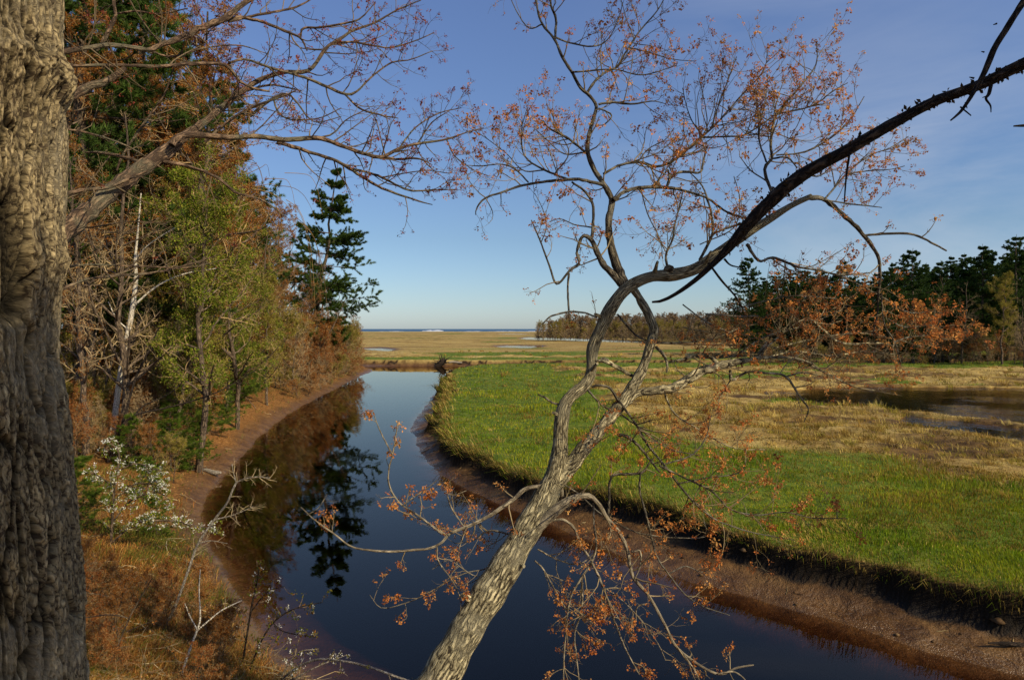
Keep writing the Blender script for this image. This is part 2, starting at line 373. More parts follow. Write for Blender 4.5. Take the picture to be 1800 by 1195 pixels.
# ---- ground material
def ground_material():
    m,nt,out=newmat('ground'); geo=nt.nodes.new('ShaderNodeNewGeometry'); pos=geo.outputs['Position']
    A=lambda n: attr(nt,n).outputs['Fac']
    nb=noise(nt,pos,0.16,5,0.6); nm=noise(nt,pos,1.3,5,0.65); nf=noise(nt,pos,9,5,0.7); nd=noise(nt,mapping(nt,pos,(0.05,0.16,1)),1.0,5,0.65)
    tan=ramp(nt,mth(nt,'ADD',mth(nt,'MULTIPLY',nd,0.6),mth(nt,'MULTIPLY',nm,0.4)),[(0.38,(0.12,0.075,0.03)),(0.46,(0.26,0.175,0.07)),(0.54,(0.40,0.29,0.125)),(0.66,(0.52,0.40,0.20))])
    grn=ramp(nt,nm,[(0.3,(0.05,0.075,0.012)),(0.5,(0.10,0.155,0.02)),(0.7,(0.20,0.20,0.045))])
    mud=ramp(nt,nm,[(0.32,(0.052,0.024,0.009)),(0.45,(0.10,0.048,0.017)),(0.55,(0.135,0.069,0.027)),(0.68,(0.19,0.105,0.045))])
    bare=ramp(nt,nf,[(0.3,(0.11,0.048,0.018)),(0.5,(0.24,0.11,0.04)),(0.7,(0.34,0.18,0.075))])
    litter=ramp(nt,nf,[(0.28,(0.035,0.016,0.008)),(0.45,(0.14,0.062,0.022)),(0.6,(0.26,0.13,0.05)),(0.75,(0.36,0.23,0.11))])
    litter=mixc(nt,ramp(nt,nm,[(0.5,0),(0.66,0.65)]),litter,(0.10,0.10,0.03))
    sandc=(0.50,0.42,0.28)
    g=mth(nt,'ADD',A('green'),mth(nt,'MULTIPLY',mth(nt,'SUBTRACT',nm,0.5),0.9),True)
    tan=mixc(nt,A('pan'),tan,mixc(nt,ramp(nt,nm,[(0.4,0),(0.6,1)]),(0.06,0.034,0.016),(0.17,0.10,0.045)))
    c=mixc(nt,ramp(nt,g,[(0.35,0),(0.65,1)]),tan,grn)
    c=mixc(nt,A('bluff'),c,litter); c=mixc(nt,A('bare'),c,bare); c=mixc(nt,A('mud'),c,mud); c=mixc(nt,A('sand'),c,sandc); c=mixc(nt,A('peat_shade'),c,(0.014,0.010,0.007))
    c=mixc(nt,1.0,c,ramp(nt,nf,[(0.3,(0.72,0.70,0.48)),(0.7,(1.2,1.16,0.85))]),'MULTIPLY')
    p=nt.nodes.new('ShaderNodeBsdfPrincipled'); p.inputs['Specular IOR Level'].default_value=0.2
    nt.links.new(c,p.inputs['Base Color'])
    wet=mth(nt,'MULTIPLY',A('wet'),ramp(nt,noise(nt,pos,0.9,4,0.6),[(0.3,0.7),(0.6,1.0)]),True)
    r=nt.nodes.new('ShaderNodeMapRange'); r.inputs[3].default_value=0.95; r.inputs[4].default_value=0.22; nt.links.new(wet,r.inputs[0])
    nt.links.new(r.outputs[0],p.inputs['Roughness'])
    r2=nt.nodes.new('ShaderNodeMapRange'); r2.inputs[3].default_value=0.15; r2.inputs[4].default_value=0.6; nt.links.new(wet,r2.inputs[0]); nt.links.new(r2.outputs[0],p.inputs['Specular IOR Level'])
    h=mth(nt,'ADD',mth(nt,'ADD',nf,mth(nt,'MULTIPLY',noise(nt,pos,30,3),0.5)),mth(nt,'MULTIPLY',noise(nt,mapping(nt,pos,(2.2,1.2,1)),1.0,4,0.65,1.5),1.6))
    nt.links.new(bump(nt,h,0.85,0.06),p.inputs['Normal'])
    nt.links.new(p.outputs[0],out.inputs['Surface']); return m

def water_material(name,ripple,absorb,density,rscale,bd=0.02):
    m,nt,out=newmat(name); geo=nt.nodes.new('ShaderNodeNewGeometry'); pos=geo.outputs['Position']
    n=mth(nt,'ADD',noise(nt,mapping(nt,pos,rscale),1.0,4,0.55),mth(nt,'MULTIPLY',noise(nt,mapping(nt,pos,(0.25,0.12,1)),1.0,2),2.0))
    sepd=nt.nodes.new('ShaderNodeSeparateXYZ'); nt.links.new(pos,sepd.inputs[0])
    patch=mth(nt,'ADD',ramp(nt,noise(nt,mapping(nt,pos,(0.09,0.16,1)),1.0,3),[(0.48,0.25),(0.6,1.0)]),mth(nt,'MULTIPLY',mth(nt,'SUBTRACT',sepd.outputs[1],125.0,True),6.0))
    b=nt.nodes.new('ShaderNodeBump'); b.inputs['Distance'].default_value=bd
    nt.links.new(n,b.inputs['Height']); nt.links.new(mth(nt,'MULTIPLY',patch,ripple),b.inputs['Strength'])
    f=nt.nodes.new('ShaderNodeFresnel'); f.inputs['IOR'].default_value=1.33; nt.links.new(b.outputs[0],f.inputs['Normal'])
    g=nt.nodes.new('ShaderNodeBsdfAnisotropic') if False else nt.nodes.new('ShaderNodeBsdfGlossy'); g.inputs['Roughness'].default_value=0.015; g.inputs['Color'].default_value=(0.97,0.87,0.75,1)
    nt.links.new(b.outputs[0],g.inputs['Normal'])
    t=nt.nodes.new('ShaderNodeBsdfTransparent'); t.inputs['Color'].default_value=(0.93,0.86,0.75,1)
    mx=nt.nodes.new('ShaderNodeMixShader'); fr=mth(nt,'MULTIPLY',f.outputs[0],mth(nt,'SUBTRACT',1.0,geo.outputs['Backfacing'])); nt.links.new(fr,mx.inputs[0]); nt.links.new(t.outputs[0],mx.inputs[1]); nt.links.new(g.outputs[0],mx.inputs[2])
    nt.links.new(mx.outputs[0],out.inputs['Surface'])
    v=nt.nodes.new('ShaderNodeVolumeAbsorption'); v.inputs['Color'].default_value=(*absorb,1); v.inputs['Density'].default_value=density
    nt.links.new(v.outputs[0],out.inputs['Volume'])
    return m

# ------------------------------------------------------------------ scene things helpers
def setp(o,label=None,cat=None,group=None,kind=None):
    if label: o['label']=label
    if cat: o['category']=cat
    if group: o['group']=group
    if kind: o['kind']=kind
    return o
def empty(name,loc,label=None,cat=None,group=None,rz=0,sc=1):
    o=bpy.data.objects.new(name,None); o.empty_display_size=0.3; COL.objects.link(o)
    o.location=loc; o.rotation_euler=(0,0,rz); o.scale=(sc,sc,sc)
    return setp(o,label,cat,group)
def dup(root,loc,rz,sc,label,group=None,cat=None,lean=(0,0)):
    r=root.copy(); COL.objects.link(r); r.location=loc; r.rotation_euler=(lean[0],lean[1],rz); r.scale=sc if hasattr(sc,'__len__') else (sc,sc,sc)
    setp(r,label,cat,group)
    for ch in list(root.children):
        c=ch.copy(); COL.objects.link(c); c.parent=r
        for g in ch.children:
            d=g.copy(); COL.objects.link(d); d.parent=c
    return r

# ------------------------------------------------------------------ ground sheet
def build_ground():
    ys=list(np.arange(-8,8,0.13)); y=8.0
    while y<130: ys.append(y); y*=1.0058
    while y<1400: ys.append(y); y*=1.012
    while y<30000: ys.append(y); y*=1.15
    ys=np.array(ys); nx=820
    u=np.linspace(-1,1,nx)
    hw=14+1.12*np.maximum(ys,0)
    X=u[None,:]*hw[:,None]; Y=np.repeat(ys[:,None],nx,1)
    x=X.ravel(); yy=Y.ravel()
    z,green,mud,bare,bluff,sand,sM,dW=ground(x,yy,True)
    ny=len(ys)
    i=(np.arange(ny-1)[:,None]*nx+np.arange(nx-1)[None,:]).ravel()
    F=np.stack([i,i+1,i+nx+1,i+nx],-1)
    g=Geo(); g.add(np.stack([x,yy,z],-1),F)
    o=g.build('ground',ground_material())
    wet=mud*np.clip(1.15-np.maximum(z,0)/0.42,0,1)
    for nme,a in (('green',green),('mud',mud),('bare',bare),('bluff',bluff),('sand',sand),('wet',wet),('peat_shade',peat_shade(x,yy,sM,bluff)),('pan',PAN)):
        at=o.data.attributes.new(nme,'FLOAT','POINT'); at.data.foreach_set('value',a.astype(np.float32))
    setp(o,'marsh, mud banks and forest floor around the tidal creek','ground',None,'structure')
    return o
build_ground()

def sheet(name,pts,z,mat,label):
    g=Geo(); g.add([(a,b,z) for a,b in pts],[list(range(len(pts)))])
    o=g.build(name,mat,smooth=False); return setp(o,label,'water',None,'structure')
M_WATER=water_material('creek_water',0.15,(0.36,0.15,0.05),6.5,(2.2,1.1,1))
M_POND=water_material('pond_water',0.9,(0.40,0.18,0.06),4.0,(2.4,1.3,1),0.13)
sheet('water',[(-20000,-60),(20000,-60),(20000,29000),(-20000,29000)],0.0,M_WATER,'dark tidal creek winding to the sea')
px0=POND; 
def grow(p,a):
    p=np.array(p); c=p.mean(0); return c+(p-c)*a
sheet('pond_water',[(14,36),(26,30),(36,28),(70,30),(86,62),(24,66)],0.78,M_POND,'dark still pond in the tan marsh')

def sea_material():
    m,nt,out=newmat('sea_water'); geo=nt.nodes.new('ShaderNodeNewGeometry'); pos=geo.outputs['Position']
    n=noise(nt,mapping(nt,pos,(0.02,0.06,1)),1.0,5,0.6); c=ramp(nt,n,[(0.35,(0.035,0.085,0.16)),(0.6,(0.07,0.14,0.23))])
    p=nt.nodes.new('ShaderNodeBsdfPrincipled'); nt.links.new(c,p.inputs['Base Color']); p.inputs['Roughness'].default_value=0.6; p.inputs['IOR'].default_value=1.33; p.inputs['Specular IOR Level'].default_value=0.15
    nt.links.new(bump(nt,n,1.0,1.5),p.inputs['Normal']); nt.links.new(p.outputs[0],out.inputs['Surface']); return m
sheet('sea',[(-20000,1262),(20000,1262),(20000,29000),(-20000,29000)],0.06,sea_material(),'choppy blue sea along the horizon')
# surf lines on the sea
def surf(x0,x1,y,h):
    g=Geo(); n=90; xs=np.linspace(x0,x1,n); 
    hh=h*(0.35+0.9*np.abs(fbm(xs/28,xs*0+y,3,4)*2))*np.sin(np.linspace(0.05,math.pi-0.05,n))**0.4
    P=[]
    for a,(dy,f) in enumerate(((-9,0.0),(-5,0.7),(-2,1.0),(1,0.9),(8,0.0))): P.append(np.stack([xs,y+dy+6*fbm(xs/40,xs*0,a,2),hh*f-0.1],-1))
    V=np.concatenate(P); i=(np.arange(4)[:,None]*n+np.arange(n-1)[None]).ravel()
    g.add(V,np.stack([i,i+1,i+n+1,i+n],-1)); 
    m,nt,out=newmat('foam'); p=nt.nodes.new('ShaderNodeBsdfPrincipled'); p.inputs['Base Color'].default_value=(0.85,0.86,0.87,1); p.inputs['Roughness'].default_value=0.9; nt.links.new(p.outputs[0],out.inputs['Surface'])
    setp(g.build('surf',m),'white line of surf breaking along the beach','surf',None,'structure')
surf(-250,-190,1900,3.6); surf(-125,-40,1420,2.0); surf(-60,60,1500,1.3); surf(-300,-230,1480,1.2); surf(40,120,1700,2.0)

# ------------------------------------------------------------------ marsh grass
def grass_blades(geo,x,y,z,h,w,lean,cols,rs,nseg=2,droop=0.4):
    K=len(x); base=np.stack([x,y,z],-1)
    a=rs.random(K)*2*math.pi
    ld=np.stack([np.cos(a),np.sin(a),np.zeros(K)],-1)
    if lean is not None: ld=nrm(ld*0.8+lean)
    side=np.stack([-ld[:,1],ld[:,0],np.zeros(K)],-1)
    a2=rs.random(K)*math.pi; side=np.stack([np.cos(a2),np.sin(a2),np.zeros(K)],-1)
    hh=np.asarray(h)*(0.55+0.8*rs.random(K)); dr=droop*(0.3+rs.random(K))
    hh=hh[:,None]; dr=dr[:,None]; w=np.asarray(w).reshape(-1,1)*np.ones((K,1))
    up=np.array([[0,0,1.0]])
    p1=base+up*hh*0.55+ld*hh*dr*0.3
    p2=base+up*hh*(1-0.35*dr)+ld*hh*dr*0.95
    V=np.stack([base-side*w*0.5,base+side*w*0.5,p1+side*w*0.4,p1-side*w*0.4,p2],1).reshape(-1,3)
    b=np.arange(K)[:,None]*5
    geo.add(V,(b+np.array([[0,1,2,3]])),np.repeat(cols,5,0))
    geo.v.append(np.zeros((0,3),np.float32)); 
    geo.f.append((b+np.array([[3,2,4]])).astype(np.int32)+(geo.n-len(V))); geo.c.append(np.zeros((0,3),np.float32)); geo.uv.append(np.zeros((0,2),np.float32)); geo.m.append(np.zeros(K,np.int32))

def marsh_grass():
    rs=np.random.default_rng(5)
    n=520000
    py=rs.uniform(594,1150,n); px=rs.uniform(-150,2000,n)
    d=5.0*FPX/(py-HY); x=(px-CX)/FPX*d; d=d*(1+0.02*rs.normal(size=n))
    z,green,mud,bare,bluff,sand,sM,dW=ground(x,d,True)
    keep=(mud<0.35)&(bluff<0.3)&(dW>0.3)&(sM>0.02)&(rs.random(n)>PAN*0.75)
    x,d,z,green,sM=[a[keep] for a in (x,d,z,green,sM)]
    K=len(x)
    big=fbm(x/5,d/5,90,4); pat=fbm(x/1.2,d/1.2,91,3); clump=fbm(x/2.2,d/1.6,92,3)
    g=np.clip(green+0.7*big+0.6*pat-0.03,0,1)
    isg=rs.random(K)<sst(0.25,0.75,g)*(0.93-0.5*sst(0.02,0.22,fbm(x/2.6,d/1.5,93,4)))
    edge=np.exp(-np.maximum(sM,0)/0.5); isg&=rs.random(K)>edge*0.75
    # bare dark gaps between the mats of old grass
    keep=isg|(rs.random(K)<sst(-0.22,0.06,clump)*0.85+0.15)
    x,d,z,green,sM,big,pat,clump,isg,edge=[q[keep] for q in (x,d,z,green,sM,big,pat,clump,isg,edge)]; K=len(x)
    tone=sst(-0.25,0.25,fbm(x/3.4,d/2.6,98,4))
    gc=pal([(0.115,0.20,0.008),(0.16,0.245,0.012),(0.075,0.14,0.007)],K,rs,0.24)*(1-tone[:,None])+pal([(0.32,0.34,0.025),(0.25,0.31,0.02),(0.38,0.32,0.06)],K,rs,0.24)*tone[:,None]
    band=(0.45+1.25*vn(x/2.8,d/1.7,3)*vn(x/9,d/5,6)**0.5)[:,None]
    sc_=pal([(0.42,0.29,0.115),(0.34,0.215,0.085),(0.52,0.39,0.18),(0.23,0.135,0.055),(0.22,0.18,0.045)],K,rs,0.2)*band
    cols=np.where(isg[:,None],gc,sc_)
    ru=sst(0.0,0.2,fbm(x/7,d/4,95,4))*(sM>3.0)
    cols=np.where((rs.random(K)<ru*0.55)[:,None],pal([(0.24,0.14,0.03),(0.20,0.18,0.03),(0.30,0.20,0.065)],K,rs,0.2),cols)
    dist=np.minimum(d,90)
    w=np.clip(dist/683*np.where(isg,0.55,0.7),0.006,0.25)
    tall=sst(-0.15,0.25,fbm(x/3.1,d/3.1,97,3))
    h=(0.065+0.12*tall+0.03*isg)*np.clip(d/22,0.75,1.3)*(1-0.4*edge)
    h=np.where(isg,h,h*0.75+0.22*np.maximum(clump,0)*np.clip(d/25,0.7,1.6))
    th=14*fbm(x/2.4,d/2.4,99,3)
    lean=np.stack([np.cos(th)*0.9-0.3,np.sin(th)*0.9,0*th],-1)*np.where(isg,0.7,1.8)[:,None]
    geo=Geo()
    for sel,dr in ((isg,0.45),(~isg,1.05)):
        if sel.sum(): grass_blades(geo,x[sel],d[sel],z[sel]-0.02,h[sel],w[sel],lean[sel],cols[sel],rs,droop=dr)
    setp(geo.build('marsh_grass',M_GRASS,smooth=False),'green and straw coloured grass covering the salt marsh','grass',None,'stuff')
    # straw hanging over the bank edge
    L=M_EDGE[6:]; seg=np.linalg.norm(np.diff(L,axis=0),axis=1)
    wt=1/np.clip((L[:-1,1]+L[1:,1])/2,9,60)*seg; tn_=nrm(L[1:]-L[:-1]); o_=np.array([tn_[25,1],-tn_[25,0]]); m_=(L[25]+L[26])/2+o_*0.4; sgn=1.0 if inside(m_[:1],m_[1:],MARSH)[0] else -1.0
    si=rs.choice(len(seg),16000,p=np.maximum(wt,0)/wt.sum()); f=rs.random(len(si))
    b=L[si]*(1-f[:,None])+L[si+1]*f[:,None]; tn=tn_[si]; ins=np.stack([tn[:,1],-tn[:,0]],-1)*sgn
    off=np.abs(rs.normal(size=len(b)))*0.45-0.12
    q=b+ins*off[:,None]
    zz,_,_,_,_,_,sm,dw=ground(q[:,0],q[:,1],True)
    k2=(q[:,1]<75)&(sm>-0.2)&(fbm(q[:,0]/1.3,q[:,1]/1.3,88,3)>0.0); q=q[k2]; ins=ins[k2]; zz=zz[k2]
    K=len(q); geo=Geo()
    # tussocks of old grass standing on the marsh
    Kt=5200; d=5.0*FPX/(rs.uniform(612,960,Kt)-HY); px=rs.uniform(780,1980,Kt); x=(px-CX)/FPX*d
    z_,gr_,mu_,_,bl_,_,sm_,dw_=ground(x,d,True); k5=(mu_<0.3)&(bl_<0.3)&(sm_>2.0)&(rs.random(Kt)>gr_*0.92)&(rs.random(Kt)>PAN*0.5)&(fbm(x/4,d/3,66,3)>-0.06); x,d,z_=x[k5],d[k5],z_[k5]; Kt=len(x); nb=26
    sz=rs.uniform(0.5,1.25,Kt)*np.clip(d/30,0.8,1.6); r_=rs.normal(size=(Kt,nb,2))*0.13*sz[:,None,None]; X=(x[:,None]+r_[:,:,0]).ravel(); Y=(d[:,None]+r_[:,:,1]).ravel(); Z=np.repeat(z_,nb)-0.03
    tc_=np.repeat(pal([(0.46,0.33,0.14),(0.36,0.23,0.09),(0.56,0.43,0.21),(0.26,0.16,0.065),(0.28,0.24,0.06)],Kt,rs,0.18),nb,0)*(1+0.15*rs.normal(size=(Kt*nb,1)))
    ln=np.concatenate([r_.reshape(-1,2)/(0.13*np.repeat(sz,nb)[:,None])*0.8+np.array([[-0.5,0.2]]),np.zeros((Kt*nb,1))],1)
    tg=Geo(); grass_blades(tg,X,Y,Z,np.repeat(0.30*sz,nb),np.repeat(np.clip(d/683*0.45,0.008,0.12),nb),ln,np.clip(tc_,0.02,1),rs,droop=0.85)
    setp(tg.build('grass_tussocks',M_GRASS,smooth=False),'tussocks of old straw coloured grass on the marsh','grass',None,'stuff')
    # turf and roots hanging over the bank face
    Kh=90000; si2=rs.choice(len(seg),Kh,p=np.maximum(wt,0)/wt.sum()); f2=rs.random(Kh); b2=L[si2]*(1-f2[:,None])+L[si2+1]*f2[:,None]; in2=np.stack([tn_[si2,1],-tn_[si2,0]],-1)*sgn; q2=b2+in2*rs.uniform(-0.9,0.7,Kh)[:,None]
    z2,_,_,_,_,_,s2,w2=ground(q2[:,0],q2[:,1],True); k6=(s2>-0.12)&(s2<0.22)&(q2[:,1]<70); q2,in2,z2,s2=q2[k6],in2[k6],z2[k6],s2[k6]; Kh=len(q2)
    hg=Geo(); c2=pal([(0.08,0.13,0.012),(0.16,0.11,0.04),(0.26,0.18,0.07),(0.07,0.05,0.02),(0.12,0.16,0.02),(0.44,0.33,0.15)],Kh,rs,0.25)*(0.5+1.0*vn(q2[:,0]/1.3,q2[:,1]/1.3,12))[:,None]
    grass_blades(hg,q2[:,0],q2[:,1],z2-0.01,0.30*np.clip(q2[:,1]/18,0.75,1.6)*(0.25+1.4*vn(q2[:,0]/0.8,q2[:,1]/0.8,9)),np.clip(q2[:,1]/683*0.55,0.007,0.06),np.concatenate([-in2*3,np.zeros((Kh,1))],1),c2,rs,droop=1.6)
    setp(hg.build('bank_turf',M_GRASS,smooth=False),'ragged turf and roots hanging over the creek bank','grass',None,'stuff')
    cols=pal([(0.40,0.28,0.12),(0.30,0.20,0.085),(0.17,0.11,0.045),(0.52,0.40,0.21),(0.14,0.16,0.03)],K,rs,0.22)
    lean=np.concatenate([-ins*2.2,np.zeros((K,1))],1)
    grass_blades(geo,q[:,0],q[:,1],zz-0.02,0.24*np.clip(q[:,1]/18,0.75,1.6),np.clip(q[:,1]/683*0.6,0.007,0.08),lean,cols,rs,droop=1.15)
    setp(geo.build('bank_straw',M_GRASS,smooth=False),'dry straw hanging over the edge of the creek bank','grass',None,'stuff')
marsh_grass()

def slope_litter():
    rs=np.random.default_rng(8); n=170000
    d=1/(rs.uniform(1/70,1/5.0,n)); px=rs.uniform(60,700,n); x=(px-CX)/FPX*d
    z,green,mud,bare,bluff,sand,sM,dW=ground(x,d,True)
    keep=(bluff>0.5)&(dW>0.25)&(rs.random(n)>bare*0.85)&(rs.random(n)>mud*0.9)
    x,d,z=[a[keep] for a in (x,d,z)]; K=len(x)
    t=fbm(x/1.6,d/1.6,14,4); og=rs.random(K)<(sst(-0.02,0.16,t)*0.8+0.12)
    cols=np.where(og[:,None],pal([(0.13,0.14,0.035),(0.17,0.17,0.05),(0.10,0.12,0.03)],K,rs,0.2),pal([(0.33,0.14,0.05),(0.40,0.19,0.075),(0.24,0.095,0.036),(0.46,0.30,0.15),(0.11,0.05,0.022)],K,rs,0.22)*(0.5+0.95*vn(x/0.8,d/0.8,31))[:,None])
    geo=Geo(); lean=np.tile(np.array([[0.5,0.2,0]]),(K,1))
    grass_blades(geo,x,d,z-0.01,np.where(og,0.26,0.2)*(0.35+1.2*vn(x/1.1,d/1.1,4)),np.clip(d/683*0.5,0.005,0.03),lean,cols,rs,droop=1.1)
    setp(geo.build('dry_grass',M_GRASS,smooth=False),'matted reddish brown dead grass on the bluff slope','grass',None,'stuff')
    # fallen twigs
    Kt=520; d=1/(rs.uniform(1/60,1/6.0,Kt)); px=rs.uniform(100,640,Kt); x=(px-CX)/FPX*d; zz,_,_,_,bl_,_,_,dw_=ground(x,d,True); k3=(bl_>0.5)&(dw_>0.3); x,d,zz=x[k3],d[k3],zz[k3]; Kt=len(x)
    an=rs.uniform(0,6.28,Kt); L=rs.uniform(0.25,1.1,Kt); P0=np.stack([x,d,zz+0.04],-1); P=np.stack([P0+np.stack([np.cos(an)*L*t,np.sin(an)*L*t,0*t*L],-1) for t in np.linspace(0,1,6)],1); P[:,:,2]=ground(P[:,:,0].ravel(),P[:,:,1].ravel()).reshape(Kt,6)+0.05+0.12*rs.random((Kt,1))*np.linspace(0,1,6)[None]; P[:,1:]+=0.03*rs.normal(size=(Kt,5,3))
    A,RA=spawn(P,np.full((Kt,6),0.008),3,0.3,1.0,(40,10),lenf=0.45,n=4,rmin=0.004,rs=rs); g2=Geo(); tubes(g2,P,np.clip(d/683*0.5,0.006,0.02)[:,None]*np.linspace(1,0.6,6)[None],4,pal([(0.34,0.26,0.16),(0.22,0.16,0.10),(0.44,0.37,0.26)],Kt,rs)); tubes(g2,A,RA,3,(0.26,0.20,0.13))
    setp(g2.build('fallen_twigs',M_TWIG),'fallen twigs strewn over the bluff slope','twigs',None,'stuff')
    # leaf litter
    n=60000; d=1/(rs.uniform(1/90,1/6.0,n)); px=rs.uniform(60,680,n); x=(px-CX)/FPX*d
    z,green,mud,bare,bluff,sand,sM,dW=ground(x,d,True); keep=(bluff>0.5)&(dW>0.5)&(rs.random(n)>bare*0.5)
    x,d,z=[a[keep] for a in (x,d,z)]; K=len(x); geo=Geo()
    leaves(geo,np.stack([x,d,z+0.02+0.05*rs.random(K)],-1),1.0*np.clip(d/683*1.6,0.04,0.12).mean(),pal([(0.30,0.13,0.05),(0.40,0.21,0.09),(0.22,0.09,0.035),(0.48,0.30,0.15)],K,rs,0.2),1,0,rs,0,bias=np.tile([[0,0,-0.2]],(K,1)))
    setp(geo.build('leaf_litter',M_LEAF,smooth=False),'fallen brown leaves scattered on the bluff under the trees','leaf litter',None,'stuff')
slope_litter()

# ------------------------------------------------------------------ traced limbs
def path(pts,d0,d1=None,n=None,jit=0.0,rs=rng,wscale=1.0):
    """pts: (px,py,width px[,depth]) -> smooth polyline in the world with radii"""
    d1=d0 if d1 is None else d1
    a=np.array([(p[0],p[1]) for p in pts],float)
    s=np.concatenate([[0],np.cumsum(np.linalg.norm(np.diff(a,axis=0),axis=1))]); t=s/s[-1]
    d=np.array([p[3] if len(p)>3 else d0+(d1-d0)*tt for p,tt in zip(pts,t)])
    w=np.array([p[2] for p in pts],float); w=w*np.interp(w,[0,4,9,14,30,60],[0.72,0.70,0.64,0.68,0.80,0.80])
    m=n or max(6,int(len(pts)*4))
    q=np.linspace(0,1,m)
    # catmull-rom through the traced points
    def cr(vals):
        v=np.concatenate([[2*vals[0]-vals[1]],vals,[2*vals[-1]-vals[-2]]]); o=np.empty(m)
        k=np.clip(np.searchsorted(t,q,side='right')-1,0,len(t)-2)
        u=(q-t[k])/np.maximum(t[k+1]-t[k],1e-9)
        p0,p1,p2,p3=v[k],v[k+1],v[k+2],v[k+3]
        return 0.5*((2*p1)+(-p0+p2)*u+(2*p0-5*p1+4*p2-p3)*u*u+(-p0+3*p1-3*p2+p3)*u**3)
    x,y=cr(a[:,0]),cr(a[:,1]); dd=np.interp(q,t,d); ww=np.interp(q,t,w)
    P=np.stack([(x-CX)/FPX*dd,dd,CAMZ+(HY-y)/FPX*dd],-1)
    R=ww*0.5/FPX*dd*wscale
    if jit: P[1:-1]+=jit*R[1:-1,None]*rs.normal(size=(m-2,3)); R=R*(1+jit*0.5*rs.normal(size=m))
    return P,R

def resam(P,R,n=24):
    s=np.concatenate([[0],np.cumsum(np.linalg.norm(np.diff(P,axis=0),axis=1))]); q=np.linspace(0,s[-1],n)
    return np.stack([np.interp(q,s,P[:,i]) for i in range(3)],-1),np.interp(q,s,R),s[-1]

BLO=[(0.56,0.21,0.05),(0.66,0.28,0.07),(0.46,0.15,0.04),(0.66,0.35,0.11),(0.38,0.15,0.05)]
def blossom_clusters(geo,pos,size,rs,cols=BLO,nb=9,drop=0.5):
    K=len(pos); cc=pal(cols,K,rs,0.2)
    ctr=np.repeat(pos,nb,0); j=rs.normal(size=(K*nb,3)); j[:,2]-=drop*0.5
    off=j*size*0.28
    leaves(geo,ctr+off,size*0.62,np.clip(np.repeat(cc,nb,0)*(1+0.15*rs.normal(size=(K*nb,1))),0.01,1),1,0,rs,drop,bias=nrm(j)*0.9,aspect=0.6)

def traced_limb(root,base,name,paths,mat,twig,label=None,k=10,rs=None,leafy=BLO):
    """paths: list of dict(p=pts,d0,d1,tw=density,ts=twig length,bl=blossom share,up)"""
    rs=rs or np.random.default_rng(abs(hash(name))%1000)
    wood=Geo(); tw=Geo(); bl=Geo()
    for q in paths:
        P,R=path(q['p'],q['d0'],q.get('d1'),jit=q.get('jit',0.12),rs=rs)
        if R[0]>0.02:
            i=np.arange(len(R)); R=R*(1+0.10*np.sin(i*1.7+rs.random()*6)*rs.random(len(R)))
        tubes(wood,P,R,k if R[0]>0.012 else 6)
        P2,R2,L=resam(P,R)
        den=q.get('tw',1.0)
        if den<=0: continue
        c=max(1,int(L*twig['per_m']*den)); ts=q.get('ts',twig['len']); up=q.get('up',twig['up']); br=q.get('bl',1.0)
        A,RA=spawn(P2[None],np.minimum(R2,0.012)[None],c,q.get('t0',0.12),1.0,(58,16),labs=ts,up=up,wig=0.17,rf=0.55,n=6,rmin=0.0017,taper=0.25,rs=rs)
        B,RB=spawn(A,RA,twig['c2'],0.25,1.0,(45,14),lenf=0.48,up=up*1.3,wig=0.2,rf=0.6,n=5,rmin=0.0013,rs=rs)
        # the limb's own tip goes on as a twig
        col=np.array(twig['col'])
        tubes(tw,A,RA,4,pal([col],len(A),rs,0.2)); tubes(tw,B,RB,3,pal([col*0.85],len(B),rs,0.2))
        pos=[]
        if br>0:
            n1=rs.random(len(B))<0.62*br; pos.append(B[n1,-1])
            pa,_=along(B,1,rs,0.35,0.95); pos.append(pa[rs.random(len(pa))<0.16*br])
            pa,_=along(A,2,rs,0.4,1.0); pos.append(pa[rs.random(len(pa))<0.22*br])
            pos.append(A[:,-1][rs.random(len(A))<0.8*br])
            pos=np.concatenate(pos)
            if len(pos): 
                sz=twig['bs']*q.get('bsz',1.0)
                big=rs.random(len(pos))<0.12
                blossom_clusters(bl,pos[~big],sz*0.85,rs,leafy); blossom_clusters(bl,pos[big],sz*1.35,rs,leafy,13)
    o=wood.build(name,mat,root,base); 
    if label: o['label']=label
    if tw.n: setp(tw.build('twigs',M_TWIG,o,base),kind='stuff')
    if bl.n: setp(bl.build('blossoms',M_BLOSSOM,o,base,smooth=False),kind='stuff')
    for ch in o.children: pass
    return o

def W(*a): # compact point list: x,y,w,x,y,w,...
    return [(a[i],a[i+1],a[i+2]) for i in range(0,len(a),3)]

